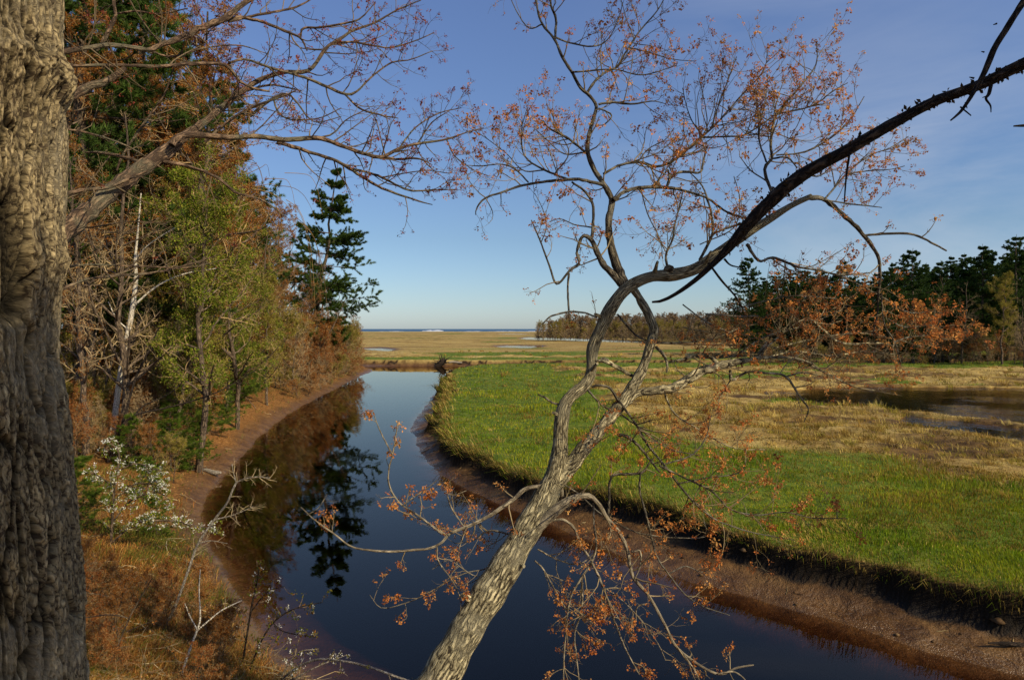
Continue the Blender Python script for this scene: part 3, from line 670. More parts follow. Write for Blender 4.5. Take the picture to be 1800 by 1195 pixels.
# ---- the leaning maple over the creek
def build_maple():
    bx,by=-0.97,4.42; base=np.array([bx,by,gz(bx,by)])
    root=empty('leaning_maple',base,'pale leaning maple with a forked trunk and orange flower clusters, rising over the dark creek','tree')
    TW=dict(per_m=12.5,len=0.37,up=0.06,c2=5,col=(0.24,0.19,0.125),bs=0.029)
    # trunk with both main stems of the fork
    wood=Geo()
    trunk_pts=[(600,1480,100,4.4),(650,1380,96,4.43),(700,1300,90,4.48),(770,1195,80,4.58),(830,1090,74,4.7),(880,1010,70,4.8),(915,950,64,4.88),(947,895,56,4.95),(970,850,48,5.0),(983,800,38,5.02),(986,749,31,5.05),(992,714,29,5.07),(1006,694,27,5.1),(1025,680,27,5.12),(1037,662,26,5.14),(1040,640,25,5.16),(1042,612,27,5.18),(1055,581,27,5.2),(1072,545,29,5.22),(1094,514,29,5.25),(1117,497,26,5.27),(1147,486,25,5.3),(1184,483,27,5.33),(1226,471,27,5.36),(1268,441,25,5.4),(1310,412,22,5.43),(1345,390,19,5.45),(1390,362,16,5.48),(1426,345,13,5.5)]
    P,R=path(trunk_pts,4.6,n=150,rs=rng)
    i=np.arange(len(R)); R=R*(1+0.05*np.sin(i*0.9)+0.04*np.sin(i*0.37+1))
    P=P+0.0
    tubes(wood,P,R,20)
    for kn in ((1176,474,20,5.31),):
        c=PX(kn[0],kn[1],kn[3]); r=kn[2]*0.5/FPX*kn[3]
        tubes(wood,np.stack([c+np.array([0,0,-r*0.9]),c+np.array([0,0,-r*.6]),c,c+np.array([0,0,r*.6]),c+np.array([0,0,r*.9])])*1.0,np.array([0.1,0.75,1,0.75,0.05])*r,12)
    for sx,sy,dx,dy,w in ((838,1060,-26,-14,16),(905,985,16,10,12),(1036,655,14,-16,9),(990,735,-18,-10,9),(1150,482,6,-22,9),(1240,462,10,-20,8),(1062,560,-16,-8,9)):
        dd=np.interp(sy,[480,840,1195],[5.3,5.0,4.58]); P,R=path([(sx,sy,w*1.9),(sx+dx*0.35,sy+dy*0.35,w*1.25),(sx+dx*0.7,sy+dy*0.75,w),(sx+dx,sy+dy,w*0.8)],dd,dd-0.1,n=8); tubes(wood,P,R,10,cap=True)
    t=wood.build('trunk',M_MAPLE,root,base)
    L=lambda n,ps,**k: traced_limb(root,base,'limb',ps,M_MAPLE if n in (1,2) else (M_LIMBP if n in (11,12) else M_LIMB),TW,rs=np.random.default_rng(n),**k)
    # right stem of the fork and the level limb it carries
    L(1,[dict(p=W(975,850,44,1008,812,35,1036,777,31,1068,739,28,1096,704,28,1117,672,26,1131,644,22,1141,612,22,1149,581,22,1139,552,21,1124,524,19,1108,500,17),d0=5.0,d1=5.3,tw=0.25,ts=0.22,jit=0.06),
         dict(p=W(1046,633,6,1062,635,8,1078,643,9,1112,661,9,1126,662,8),d0=5.13,d1=5.24,tw=0.0),
         dict(p=W(1053,636,9,1061,630,9,1078,640,8,1112,661,8),d0=5.15,d1=5.22,tw=0.0)],label='pale right stem of the fork')
    L(2,[dict(p=W(1100,706,22,1124,690,19,1159,686,21,1187,680,22,1219,661,23,1250,647,22,1293,637,19,1320,632,12,1347,628,9,1398,630,7,1430,640,5),d0=5.2,d1=5.7,tw=0.6,ts=0.36,jit=0.07),
         dict(p=W(1176,637,5,1205,630,10,1233,624,11,1246,626,11,1262,640,13),d0=5.5,d1=5.5,tw=0.4),
         dict(p=W(1335,626,12,1341,614,13,1349,602,10),d0=5.63,d1=5.66,tw=0.0),
         dict(p=W(1340,617,5,1390,575,4,1421,561,9,1443,577,7,1480,603,6,1547,603,4,1580,610,2),d0=5.6,d1=6.0,tw=1.5,ts=0.4),
         dict(p=W(1284,650,9,1286,668,10,1313,654,7,1341,655,7,1381,662,7,1407,699,5,1421,719,4,1413,742,2),d0=5.5,d1=5.5,tw=0.35,bl=0.15,up=-0.05),
         dict(p=W(1381,662,5,1410,655,4,1440,660,2),d0=5.5,tw=0.5,bl=0.1),
         dict(p=W(1284,668,4,1265,700,3,1262,730,2),d0=5.5,tw=1,bl=0.1,up=-0.1),
         dict(p=W(1398,631,6,1421,640,6,1455,657,5,1500,679,4,1545,687,2),d0=5.7,d1=5.8,tw=0.6,bl=0.35),
         dict(p=W(1347,628,5,1400,618,4,1460,625,4,1520,618,3,1570,622,2),d0=5.7,d1=6.2,tw=1.4,ts=0.40),
         dict(p=W(1360,612,4,1430,596,4,1510,585,3,1590,600,2,1640,615,2),d0=5.7,d1=6.3,tw=1.2,ts=0.40),
         dict(p=W(1300,620,5,1350,590,4,1420,570,3,1480,545,2),d0=5.5,d1=6.0,tw=1.6,ts=0.4),
         dict(p=W(1166,683,5,1173,704,5,1187,728,5,1219,749,4,1247,767,4,1293,788,3,1345,790,2),d0=5.3,d1=5.3,tw=0.8,ts=0.34),
         dict(p=W(1152,603,5,1201,602,4,1254,595,3,1310,572,2),d0=5.28,d1=5.5,tw=1.5,ts=0.36),
         dict(p=W(1152,609,8,1166,623,8,1173,640,7,1172,655,5),d0=5.27,d1=5.22,tw=0.0),
         dict(p=W(1200,575,3,1250,585,3,1320,590,2),d0=5.6,d1=5.6,tw=2.2,ts=0.34)],label='lichen covered level limb')
    # central upright stem
    up=0.10
    L(3,[dict(p=W(1099,505,24,1089,479,23,1078,450,21,1072,418,18,1070,387,17,1076,354,16,1063,327,14,1045,299,13,1033,268,12,1035,239,11,1044,206,10,1048,186,9,1036,168,9,1021,155,9,1005,127,8,989,102,8,975,70,7,954,44,6,945,18,5,942,-20,4),d0=5.27,d1=5.9,tw=0.35,ts=0.35,jit=0.05,up=up),
         dict(p=W(1033,162,7,1045,144,7,1065,127,6,1084,118,6,1105,84,5,1126,53,4,1154,21,3,1172,-10,2),d0=5.7,d1=6.0,tw=1.5,ts=0.45,up=up),
         dict(p=W(1105,84,4,1140,92,3,1180,104,2,1220,108,1.6),d0=5.8,tw=1.2,ts=0.35,up=up),
         dict(p=W(976,68,7,977,32,6,968,8,5,972,-30,4),d0=5.8,tw=1.0,ts=0.45,up=up),
         dict(p=W(976,66,5,1000,75,4,1040,82,4,1066,72,3,1085,40,2,1095,5,2),d0=5.8,d1=6.0,tw=1.3,ts=0.4,up=up),
         dict(p=W(955,42,4,930,50,3,908,20,2.5,895,-10,2),d0=5.8,tw=0.6,ts=0.3,bl=0.6),
         dict(p=W(1005,127,5,1035,125,4,1080,122,3,1130,132,3,1190,115,2),d0=5.7,tw=1.0,ts=0.35,up=up),
         dict(p=W(1052,184,6,1077,180,6,1112,183,5,1147,178,3,1170,183,1.5),d0=5.6,tw=0.9,ts=0.35),
         dict(p=W(1052,190,4,1075,203,4,1062,219,3,1045,220,2),d0=5.6,tw=0.4,bl=0.2),
         dict(p=W(1031,270,7,1015,256,6,996,242,6,964,225,4,955,212,2),d0=5.5,tw=1.5,ts=0.42,up=up),
         dict(p=W(1028,268,4,990,270,3,955,240,2,938,225,2),d0=5.5,tw=1.5,ts=0.38,up=up)],label='tall central stem reaching the top of the frame')
    L(4,[dict(p=W(1059,325,9,1021,316,9,996,316,8,954,320,7,915,327,6,880,339,5,852,349,5,838,366,4,836,378,2),d0=5.45,d1=5.2,tw=0.35,ts=0.3,bl=0.5),
         dict(p=W(1000,316,6,957,299,5,922,274,4,917,230,3,925,195,2),d0=5.4,tw=1.8,ts=0.4,up=up),
         dict(p=W(929,321,4,905,297,4,880,289,3,845,292,3,812,290,2),d0=5.3,tw=1.9,ts=0.38,up=up),
         dict(p=W(957,299,4,920,300,3,890,270,2,850,240,2,825,225,1.5),d0=5.35,tw=1.6,ts=0.4,up=up),
         dict(p=W(975,306,4,1000,270,3,985,235,2,965,190,2),d0=5.45,tw=1.2,ts=0.36,up=up)],label='long thin branch arching towards the open sky')
    L(5,[dict(p=W(1061,306,8,1091,290,7,1126,285,7,1151,293,7,1179,286,6,1203,267,6,1231,242,6,1256,221,5,1307,164,4,1342,125,3,1349,92,2),d0=5.45,d1=6.1,tw=2.0,ts=0.5,up=up,bsz=1.05),
         dict(p=W(1231,242,5,1280,240,4,1307,238,4,1345,215,3,1380,185,2),d0=5.9,tw=2.0,ts=0.42,up=up),
         dict(p=W(1250,226,4,1265,180,3,1280,140,3,1295,100,2),d0=6.0,tw=1.9,ts=0.4,up=up),
         dict(p=W(1235,240,4,1215,210,3,1205,180,2,1200,155,2),d0=5.9,tw=1.9,ts=0.38,up=up),
         dict(p=W(1120,286,4,1140,262,3,1170,245,2,1185,225,2),d0=5.6,tw=1.6,ts=0.36,up=up)],label='blossom laden branch rising to the right')
    L(6,[dict(p=W(1078,352,11,1098,337,10,1126,330,10,1172,330,9,1207,337,7,1242,348,6,1280,374,5,1318,386,3),d0=5.4,d1=5.7,tw=0.9,ts=0.36),
         dict(p=W(1172,329,8,1177,313,8,1174,298,5),d0=5.5,tw=0),
         dict(p=W(1178,310,6,1200,302,7,1230,303,6,1236,285,5,1241,262,4),d0=5.52,d1=5.6,tw=0.6,ts=0.3,up=up),
         dict(p=W(1242,348,5,1250,372,5,1253,410,5),d0=5.6,d1=5.4,tw=0.4),
         dict(p=W(1200,338,3,1190,380,3,1175,430,2),d0=5.5,tw=1.4,ts=0.36,bl=0.7),
         dict(p=W(1126,332,3,1140,380,3,1160,420,2,1165,455,2),d0=5.5,tw=1.2,ts=0.36,bl=0.6),
         dict(p=W(1230,457,8,1253,410,7,1249,372,5,1236,330,4,1210,300,2),d0=5.38,d1=5.6,tw=0.9,ts=0.34,up=up),
         dict(p=W(1252,412,6,1284,399,6,1315,392,5),d0=5.4,tw=0.8,ts=0.3),
         dict(p=W(1173,470,7,1171,447,6,1182,420,4,1190,380,3,1205,345,2),d0=5.33,d1=5.5,tw=1.2,ts=0.36,up=up)],label='pale grey sinuous side branch')
    # left hooked stem
    L(7,[dict(p=W(1095,503,18,1077,482,17,1061,465,16,1051,446,15,1039,421,13,1024,416,9,1014,443,8,1019,462,10,1002,475,6,979,499,6,966,468,5,951,427,4,934,387,3),d0=5.27,d1=5.3,tw=0.5,ts=0.3,jit=0.05),
         dict(p=W(1039,421,9,1042,402,8,1042,361,7,1027,336,6,1005,320,5),d0=5.3,d1=5.42,tw=0.5,ts=0.3),
         dict(p=W(1000,480,6,998,510,5,1000,548,5),d0=5.3,tw=0.2),
         dict(p=W(953,571,3,965,558,5,981,552,5,1001,548,6,1027,550,5,1050,558,4),d0=5.28,d1=5.22,tw=0.3,bl=0.3),
         dict(p=W(951,427,3,960,400,2,955,370,2,940,340,1.5),d0=5.3,tw=1.3,ts=0.34,up=up),
         dict(p=W(1042,400,4,1010,395,3,985,385,2,965,390,2),d0=5.35,tw=1.3,ts=0.32)],label='dark hooked stem bent back on itself')
    # continuation of the level top limb, bending down on the right
    L(8,[dict(p=W(1420,347,14,1449,351,12,1484,380,12,1519,414,11,1542,449,9,1547,484,8,1544,520,7,1542,552,5,1535,585,2),d0=5.5,d1=5.7,tw=0.3,ts=0.3),
         dict(p=W(1520,414,6,1553,411,7,1603,412,6,1640,428,5,1664,441,4),d0=5.58,tw=0.25,bl=0.4,ts=0.25),
         dict(p=W(1313,429,9,1322,444,8,1336,459,7,1360,453,7,1405,470,6,1440,475,5,1467,482,5,1500,482,4,1531,479,2),d0=5.45,d1=5.7,tw=1.0,ts=0.34),
         dict(p=W(1427,472,4,1480,487,4,1533,513,4,1565,531,3,1584,545,2),d0=5.6,d1=5.8,tw=1.2,ts=0.3),
         dict(p=W(1549,515,5,1551,550,4,1557,577,4,1573,601,3,1584,640,2),d0=5.65,tw=1.0,ts=0.34),
         dict(p=W(1584,545,3,1605,550,3,1640,548,2,1660,552,2),d0=5.8,d1=6.0,tw=1.4,ts=0.32,bsz=1.15),
         dict(p=W(1573,601,4,1600,592,3,1640,590,3,1665,598,2),d0=5.75,d1=6.0,tw=1.4,ts=0.32,bsz=1.15),
         dict(p=W(1560,560,3,1590,575,3,1630,572,2,1670,575,2),d0=5.8,d1=6.1,tw=1.4,ts=0.32,bsz=1.15),
         dict(p=W(1449,351,5,1488,306,4,1526,275,3,1565,260,3,1597,240,2),d0=5.5,d1=5.8,tw=1.7,ts=0.32,up=up),
         dict(p=W(1488,306,3,1530,300,3,1565,298,2,1590,292,2),d0=5.7,tw=1.5,ts=0.3,up=0.12),
         dict(p=W(1440,350,4,1490,358,4,1525,362,3,1550,365,2),d0=5.5,tw=1.0,ts=0.32,up=0.0),
         dict(p=W(1240,552,5,1272,554,5,1300,556,5,1333,555,3),d0=5.5,tw=0.8,ts=0.36,bl=0.7),
         dict(p=W(1200,535,3,1240,565,4,1277,583,4,1300,600,2),d0=5.5,tw=1.0,ts=0.3),
         dict(p=W(1288,545,3,1340,530,3,1400,520,3,1470,525,2),d0=5.6,tw=1.8,ts=0.34)],label='limb that bends over and hangs down on the right')
    L(9,[dict(p=W(1365,350,9,1357,338,9,1345,306,9,1347,290,9,1357,279,8,1355,252,7,1365,202,6,1407,152,5,1434,114,3,1436,75,2),d0=5.5,d1=6.1,tw=1.6,ts=0.42,up=up,bsz=1.1),
         dict(p=W(1365,200,4,1426,187,4,1465,160,3,1490,146,2),d0=5.8,tw=2.2,ts=0.36,up=up,bsz=1.1),
         dict(p=W(1358,279,5,1384,277,5,1401,295,3),d0=5.6,tw=1.0,ts=0.3),
         dict(p=W(1365,273,4,1411,268,4,1457,245,4,1492,214,3,1519,170,2),d0=5.7,d1=5.9,tw=1.5,ts=0.36,up=up,bsz=1.1),
         dict(p=W(1347,285,5,1335,250,4,1334,225,4,1345,180,3,1350,130,2),d0=5.6,d1=5.9,tw=1.6,ts=0.4,up=up,bsz=1.1),
         dict(p=W(1400,300,4,1440,310,3,1470,280,2),d0=5.5,tw=1.6,ts=0.35),
         dict(p=W(1350,320,4,1320,300,3,1300,275,2),d0=5.5,tw=0.9,ts=0.3),
         dict(p=W(1230,430,3,1290,400,3,1300,350,2,1290,310,2),d0=5.5,tw=1.1,ts=0.36)],label='upright branch thick with orange flowers')
    # lower right drooping branches over the marsh
    dn=0.0
    L(10,[dict(p=W(1040,680,9,1046,677,9,1071,681,8,1085,700,8,1103,725,7,1120,749,7,1138,781,7,1166,815,7,1211,873,6,1251,909,5,1291,926,4,1330,937,3,1397,949,2),d0=5.12,d1=4.9,tw=0.75,ts=0.34,up=0.03),
         dict(p=W(1159,818,6,1200,838,5,1251,863,5,1284,895,4,1330,905,4,1380,900,3,1430,910,3,1490,911,2),d0=5.0,d1=5.1,tw=1.7,ts=0.34,up=0.1,bsz=1.1),
         dict(p=W(1085,763,10,1104,768,9,1127,788,8,1145,812,6,1160,830,4),d0=5.1,d1=5.0,tw=0.8,ts=0.3),
         dict(p=W(1030,682,6,1061,714,5,1085,725,5,1117,746,5,1140,765,4,1180,790,3,1230,800,2),d0=5.1,tw=1.2,ts=0.34,up=0.04),
         dict(p=W(1170,815,4,1215,800,4,1240,770,3,1250,730,2),d0=5.0,tw=1.4,ts=0.3,up=0.1),
         dict(p=W(1190,850,4,1240,840,3,1300,830,3,1315,800,2),d0=5.0,tw=1.5,ts=0.3,up=0.1),
         dict(p=W(1085,552,5,1106,577,5,1120,591,5,1136,598,4),d0=5.24,tw=0.3,ts=0.25),
         dict(p=W(945,693,4,959,699,6,970,707,6,984,712,7),d0=5.08,tw=0.0),
         dict(p=W(1060,912,5,1069,905,7,1071,860,7,1073,843,7,1082,834,7,1126,831,7,1138,818,5,1150,803,3),d0=4.95,d1=4.9,tw=0.5,ts=0.25),
         dict(p=W(1126,831,5,1124,860,5,1133,895,5,1142,932,5,1155,979,5,1175,1008,4,1205,1045,4,1238,1066,3,1283,1081,2),d0=4.9,d1=4.8,tw=0.6,ts=0.25),
         dict(p=W(1175,1008,3,1205,995,3,1235,1005,2,1258,990,1.6),d0=4.85,tw=0.6,ts=0.2),
         dict(p=W(990,850,4,1020,870,4,1060,905,4,1130,938,4,1235,944,3,1237,915,2),d0=5.0,d1=4.9,tw=0.7,ts=0.28)],label='drooping lower branches with orange tassels')
    # hanging limb at the bottom
    L(11,[dict(p=W(935,938,24,950,922,28,975,898,26,999,881,22,1027,871,17,1047,879,12,1066,909,11,1086,932,11,1102,965,11,1112,1012,10,1139,1045,9,1169,1098,8,1185,1131,8,1212,1157,7,1262,1184,6,1295,1173,5,1325,1168,3),d0=4.88,d1=4.75,tw=0.45,ts=0.3,up=-0.03,jit=0.06),
         dict(p=W(1262,1184,5,1290,1180,4,1310,1195,3,1315,1215,2),d0=4.75,tw=0.3,bl=0),
         dict(p=W(1202,1150,4,1222,1180,4,1238,1215,3),d0=4.75,tw=0.3,bl=0),
         dict(p=W(1043,883,6,1044,920,5,1048,959,5,1040,988,6,1022,1015,6,1003,1050,5,996,1100,4,991,1160,4,990,1215,3),d0=4.85,d1=4.75,tw=0.7,ts=0.28,up=-0.06,bl=0.8),
         dict(p=W(1040,988,6,1060,1031,6,1083,1098,5,1100,1140,4,1124,1185,3),d0=4.8,tw=1.2,ts=0.3,up=-0.06),
         dict(p=W(972,914,8,992,914,8,1010,929,8,1018,950,7,1027,967,7,1041,985,7),d0=4.9,d1=4.8,tw=0.3),
         dict(p=W(1024,1023,5,1022,1075,5,1010,1113,4,1014,1160,4,1020,1215,3),d0=4.78,tw=0.5,ts=0.25,bl=0.8,up=-0.05),
         dict(p=W(1110,970,6,1124,968,6,1126,990,5,1115,1020,3),d0=4.8,tw=0.2),
         dict(p=W(1140,1060,4,1120,1066,4,1118,1090,3),d0=4.78,tw=0.3),
         dict(p=W(940,985,5,955,1000,4,975,1035,4,1000,1075,3,1035,1090,2),d0=4.9,tw=2.2,ts=0.34,up=-0.02),
         dict(p=W(945,965,4,985,985,4,1020,990,3,1060,960,2),d0=4.9,tw=1.8,ts=0.32),
         dict(p=W(1060,1031,3,1100,1060,3,1150,1120,2,1170,1160,2),d0=4.78,tw=1.6,ts=0.3,up=-0.05,bl=0.25)],label='hanging limb with long bare shoots over the water')
    # left branches over the water
    L(12,[dict(p=W(988,872,10,986,858,12,976,852,12,952,854,11,924,859,11,905,875,11,889,887,11,862,905,10,836,919,9,808,930,9,790,938,8,774,955,7,752,964,6,731,966,6,689,969,6,643,966,5,615,959,4,590,940,4,555,915,3,529,891,2),d0=5.0,d1=4.6,tw=0.35,ts=0.22,jit=0.05),
         dict(p=W(777,938,6,738,908,6,703,884,5,685,856,5,683,828,4,690,799,4,696,764,3,699,740,2),d0=4.75,d1=4.7,tw=0.7,ts=0.2,bsz=1.1),
         dict(p=W(690,799,4,685,790,4,668,757,3,655,722,2),d0=4.7,tw=0.6,ts=0.16,bsz=1.1),
         dict(p=W(708,888,4,730,872,4,755,855,3,768,843,2),d0=4.7,tw=0.6,ts=0.15),
         dict(p=W(815,925,4,795,895,4,787,870,3,800,870,3,820,862,2),d0=4.75,tw=0.7,ts=0.2),
         dict(p=W(768,961,5,769,982,4,780,1000,4,795,1020,3,810,1050,2),d0=4.7,tw=0.8,ts=0.22,up=-0.03),
         dict(p=W(820,925,4,808,960,3,800,1000,3),d0=4.75,tw=0.4),
         dict(p=W(908,942,5,880,935,5,857,933,4,830,950,3,800,955,2),d0=4.95,d1=5.2,tw=2.2,ts=0.34,bl=0.7),
         dict(p=W(890,985,4,850,1000,3,810,1010,3,752,1042,3,717,1058,2.5,671,1068,2,650,1045,1.5),d0=4.85,tw=0.7,ts=0.24),
         dict(p=W(540,905,3,560,892,2,575,868,1.5),d0=4.6,tw=0.4,bl=0),
         dict(p=W(860,1015,3,830,1010,3,790,985,2,760,1000,2),d0=4.85,tw=1.4,ts=0.26,bl=0.6)],label='cream coloured branch reaching left over the water')
    return root
build_maple()

# ---- dead pine limb from the right, and the pine it grows on (trunk outside the frame)
def rough_tube(geo,P,R,k,amp,freq,rs,mat=0):
    s=np.concatenate([[0],np.cumsum(np.linalg.norm(np.diff(P,axis=0),axis=1))])
    n=max(20,int(s[-1]/0.018)); q=np.linspace(0,s[-1],n)
    Pn=np.stack([np.interp(q,s,P[:,i]) for i in range(3)],-1); Rn=np.interp(q,s,R)
    T=np.gradient(Pn,axis=0); T=nrm(T); ref=np.array([0.1,1,0.1]); U=nrm(np.cross(T,ref)); Wv=np.cross(T,U)
    a=np.arange(k)*2*math.pi/k
    o=rs.random()*50
    nz=fbm(np.cos(a)[None]*1.6+q[:,None]*freq+o,np.sin(a)[None]*1.6+q[:,None]*freq*0.3+o,3,4)
    rr=Rn[:,None]*(1+amp*nz*2)
    V=(Pn[:,None]+(U[:,None]*np.cos(a)[None,:,None]+Wv[:,None]*np.sin(a)[None,:,None])*rr[...,None]).reshape(-1,3)
    i=np.arange(n-1)[:,None]*k+np.arange(k)[None]; j=np.arange(n-1)[:,None]*k+(np.arange(k)[None]+1)%k
    uv=np.stack([np.repeat((np.abs(a-math.pi)*Rn.mean())[None],n,0),np.repeat(q[:,None],k,1)],-1).reshape(-1,2)
    geo.add(V,np.stack([i,j,j+k,i+k],-1).reshape(-1,4),(1,1,1),uv,mat)
    e=(n-1)*k
    geo.add(V[e:e+k],[list(range(k))],(1,1,1),None,mat); geo.add(V[:k],[list(range(k))[::-1]],(1,1,1),None,mat)

def build_dead_pine():
    rs=np.random.default_rng(77)
    bx,by=4.45,3.55; bz=gz(bx,by); base=np.array([bx,by,bz])
    root=empty('pine_tree',base,'near pine at the right edge whose long black dead limb slants across the sky','tree')
    g=Geo(); zz=np.linspace(bz-0.4,bz+15,30); P=np.stack([bx+0.02*(zz-bz)+0.05*np.sin(zz),by+0.0*zz,zz],-1); rough_tube(g,P,np.linspace(0.27,0.06,30),20,0.12,3,rs)
    g.build('trunk',M_DARKB,root,base)
    pts=W(2010,-4,32,1900,55,29,1860,80,28,1800,112,26,1720,150,24,1640,180,23,1565,220,25,1488,265,26,1411,307,29,1365,344,30,1315,394,27,1288,428,22,1260,458,16,1225,490,12,1198,510,11,1173,525,9,1155,531,7,1146,531,5)
    g=Geo(); P,R=path(pts,4.05,5.05,rs=rs); P[0]=(bx-0.1,by,P[0][2]); rough_tube(g,P,R,14,0.13,9,rs)
    o=g.build('limb',M_DARKB,root,base); o['label']='long black dead limb slanting across the sky'
    # torn bark flakes along the limb
    fl=Geo(); pa,ta=along(P[None],420,rs,0.0,0.85); rr=np.interp(pa[:,0],P[::-1,0],R[::-1])
    off=nrm(rs.normal(size=(len(pa),3))); leaves(fl,pa+off*rr[:,None]*0.95,0.035,pal([(0.05,0.035,0.025),(0.08,0.055,0.04)],len(pa),rs),1,0,rs,0,bias=off*0.8)
    setp(fl.build('bark_flakes',M_LEAF,o,base,smooth=False),kind='stuff')
    def side(name,pts,d0,d1=None,label=None):
        g=Geo()
        for p in pts:
            P,R=path(p,d0,d1,rs=rs); rough_tube(g,P,R,9,0.16,14,rs)
        q=g.build(name,M_DARKB,root,base)
        if label: q['label']=label
    side('dead_branch',[W(1890,-120,16,1830,-40,16,1795,10,16,1770,50,15,1748,85,15,1732,125,14,1712,162,11,1690,195,8,1671,212,4),W(1752,42,5,1746,44,2),W(1730,92,4,1725,91,2),W(1712,138,5,1704,136,2),W(1688,188,4,1705,202,3,1707,204,2),W(1697,180,4,1700,191,2)],4.2,4.2,'bare forked dead branch at the top right corner')
    side('dead_branch',[W(1742,150,10,1738,166,9,1733,174,6,1741,186,4,1742,198,2),W(1738,168,5,1727,172,2)],4.12)
    side('dead_branch',[W(1860,214,10,1830,218,10,1800,221,8,1782,222,4)],4.1)
    side('dead_branch',[W(1493,265,6,1492,280,6,1488,306,5,1484,356,3)],4.45)
    side('dead_branch',[W(1245,462,7,1251,470,6,1270,495,6,1292,520,5,1306,543,4)],4.85)
    side('dead_branch',[W(1273,455,6,1284,466,4,1300,470,3,1310,473,2)],4.8)
    # unseen crown beyond the frame, some boughs added to cast shade
    cr=Geo()
    def bough(S,E,sag,nt,t0,jit,n=8):
        K=len(E); B=np.stack([S*(1-t)+E*t+np.array([0,0,sag*math.sin(t*3.14)]) for t in np.linspace(0,1,n)],1)
        tubes(cr,B,np.linspace(0.022,0.005,n)[None].repeat(K,0),4,(0.08,0.06,0.045),0)
        pa,ta=along(B,nt,rs,t0,1.0); pa=pa+rs.normal(size=pa.shape)*jit
        blades(cr,pa,nrm(ta+0.5*rs.normal(size=ta.shape)),0.16,0.007,16,0.6,pal([(0.035,0.065,0.018),(0.05,0.085,0.025)],len(pa),rs),rs,1)
    # short boughs clumped out of view to shade the dead limb
    K=34; u=rs.random(K)[:,None]; E=np.array([[3.85,3.4,8.40]])*(1-u)+np.array([[3.85,2.65,9.05]])*u+rs.normal(size=(K,3))*np.array([0.18,0.06,0.07])
    S=np.stack([np.full(K,bx),np.full(K,by),E[:,2]+0.15],-1); bough(S,E,0.05,20,0.6,0.07)
    # living top
    K=40; z9=rs.uniform(11.5,15,K); an=rs.uniform(-1.9,0.5,K); E=np.stack([bx+0.9*np.cos(an),by+0.9*np.sin(an),z9],-1); S=np.stack([np.full(K,bx),np.full(K,by),z9-0.1],-1); bough(S,E,0.05,20,0.35,0.12)
    # added unseen limb with drooping sprays, shading the old trunk from behind the viewpoint
    hub=np.array([1.75,-0.25,9.0]); HL=np.stack([np.array([bx,by,10.6])*(1-t)+hub*t+np.array([0,0,0.3*math.sin(t*3.14)]) for t in np.linspace(0,1,12)])
    tubes(cr,HL,np.linspace(0.09,0.03,12),8,(0.08,0.06,0.045),0)
    K=44; E=np.stack([rs.normal(1.62,0.42,K),rs.normal(-0.18,0.28,K),rs.uniform(6.4,8.75,K)],-1); S=np.repeat(hub[None],K,0)+rs.normal(size=(K,3))*0.15; bough(S,E,0.1,30,0.35,0.13)
    cr.build('crown',[M_TWIG,M_NEEDLE],root,base)
build_dead_pine()

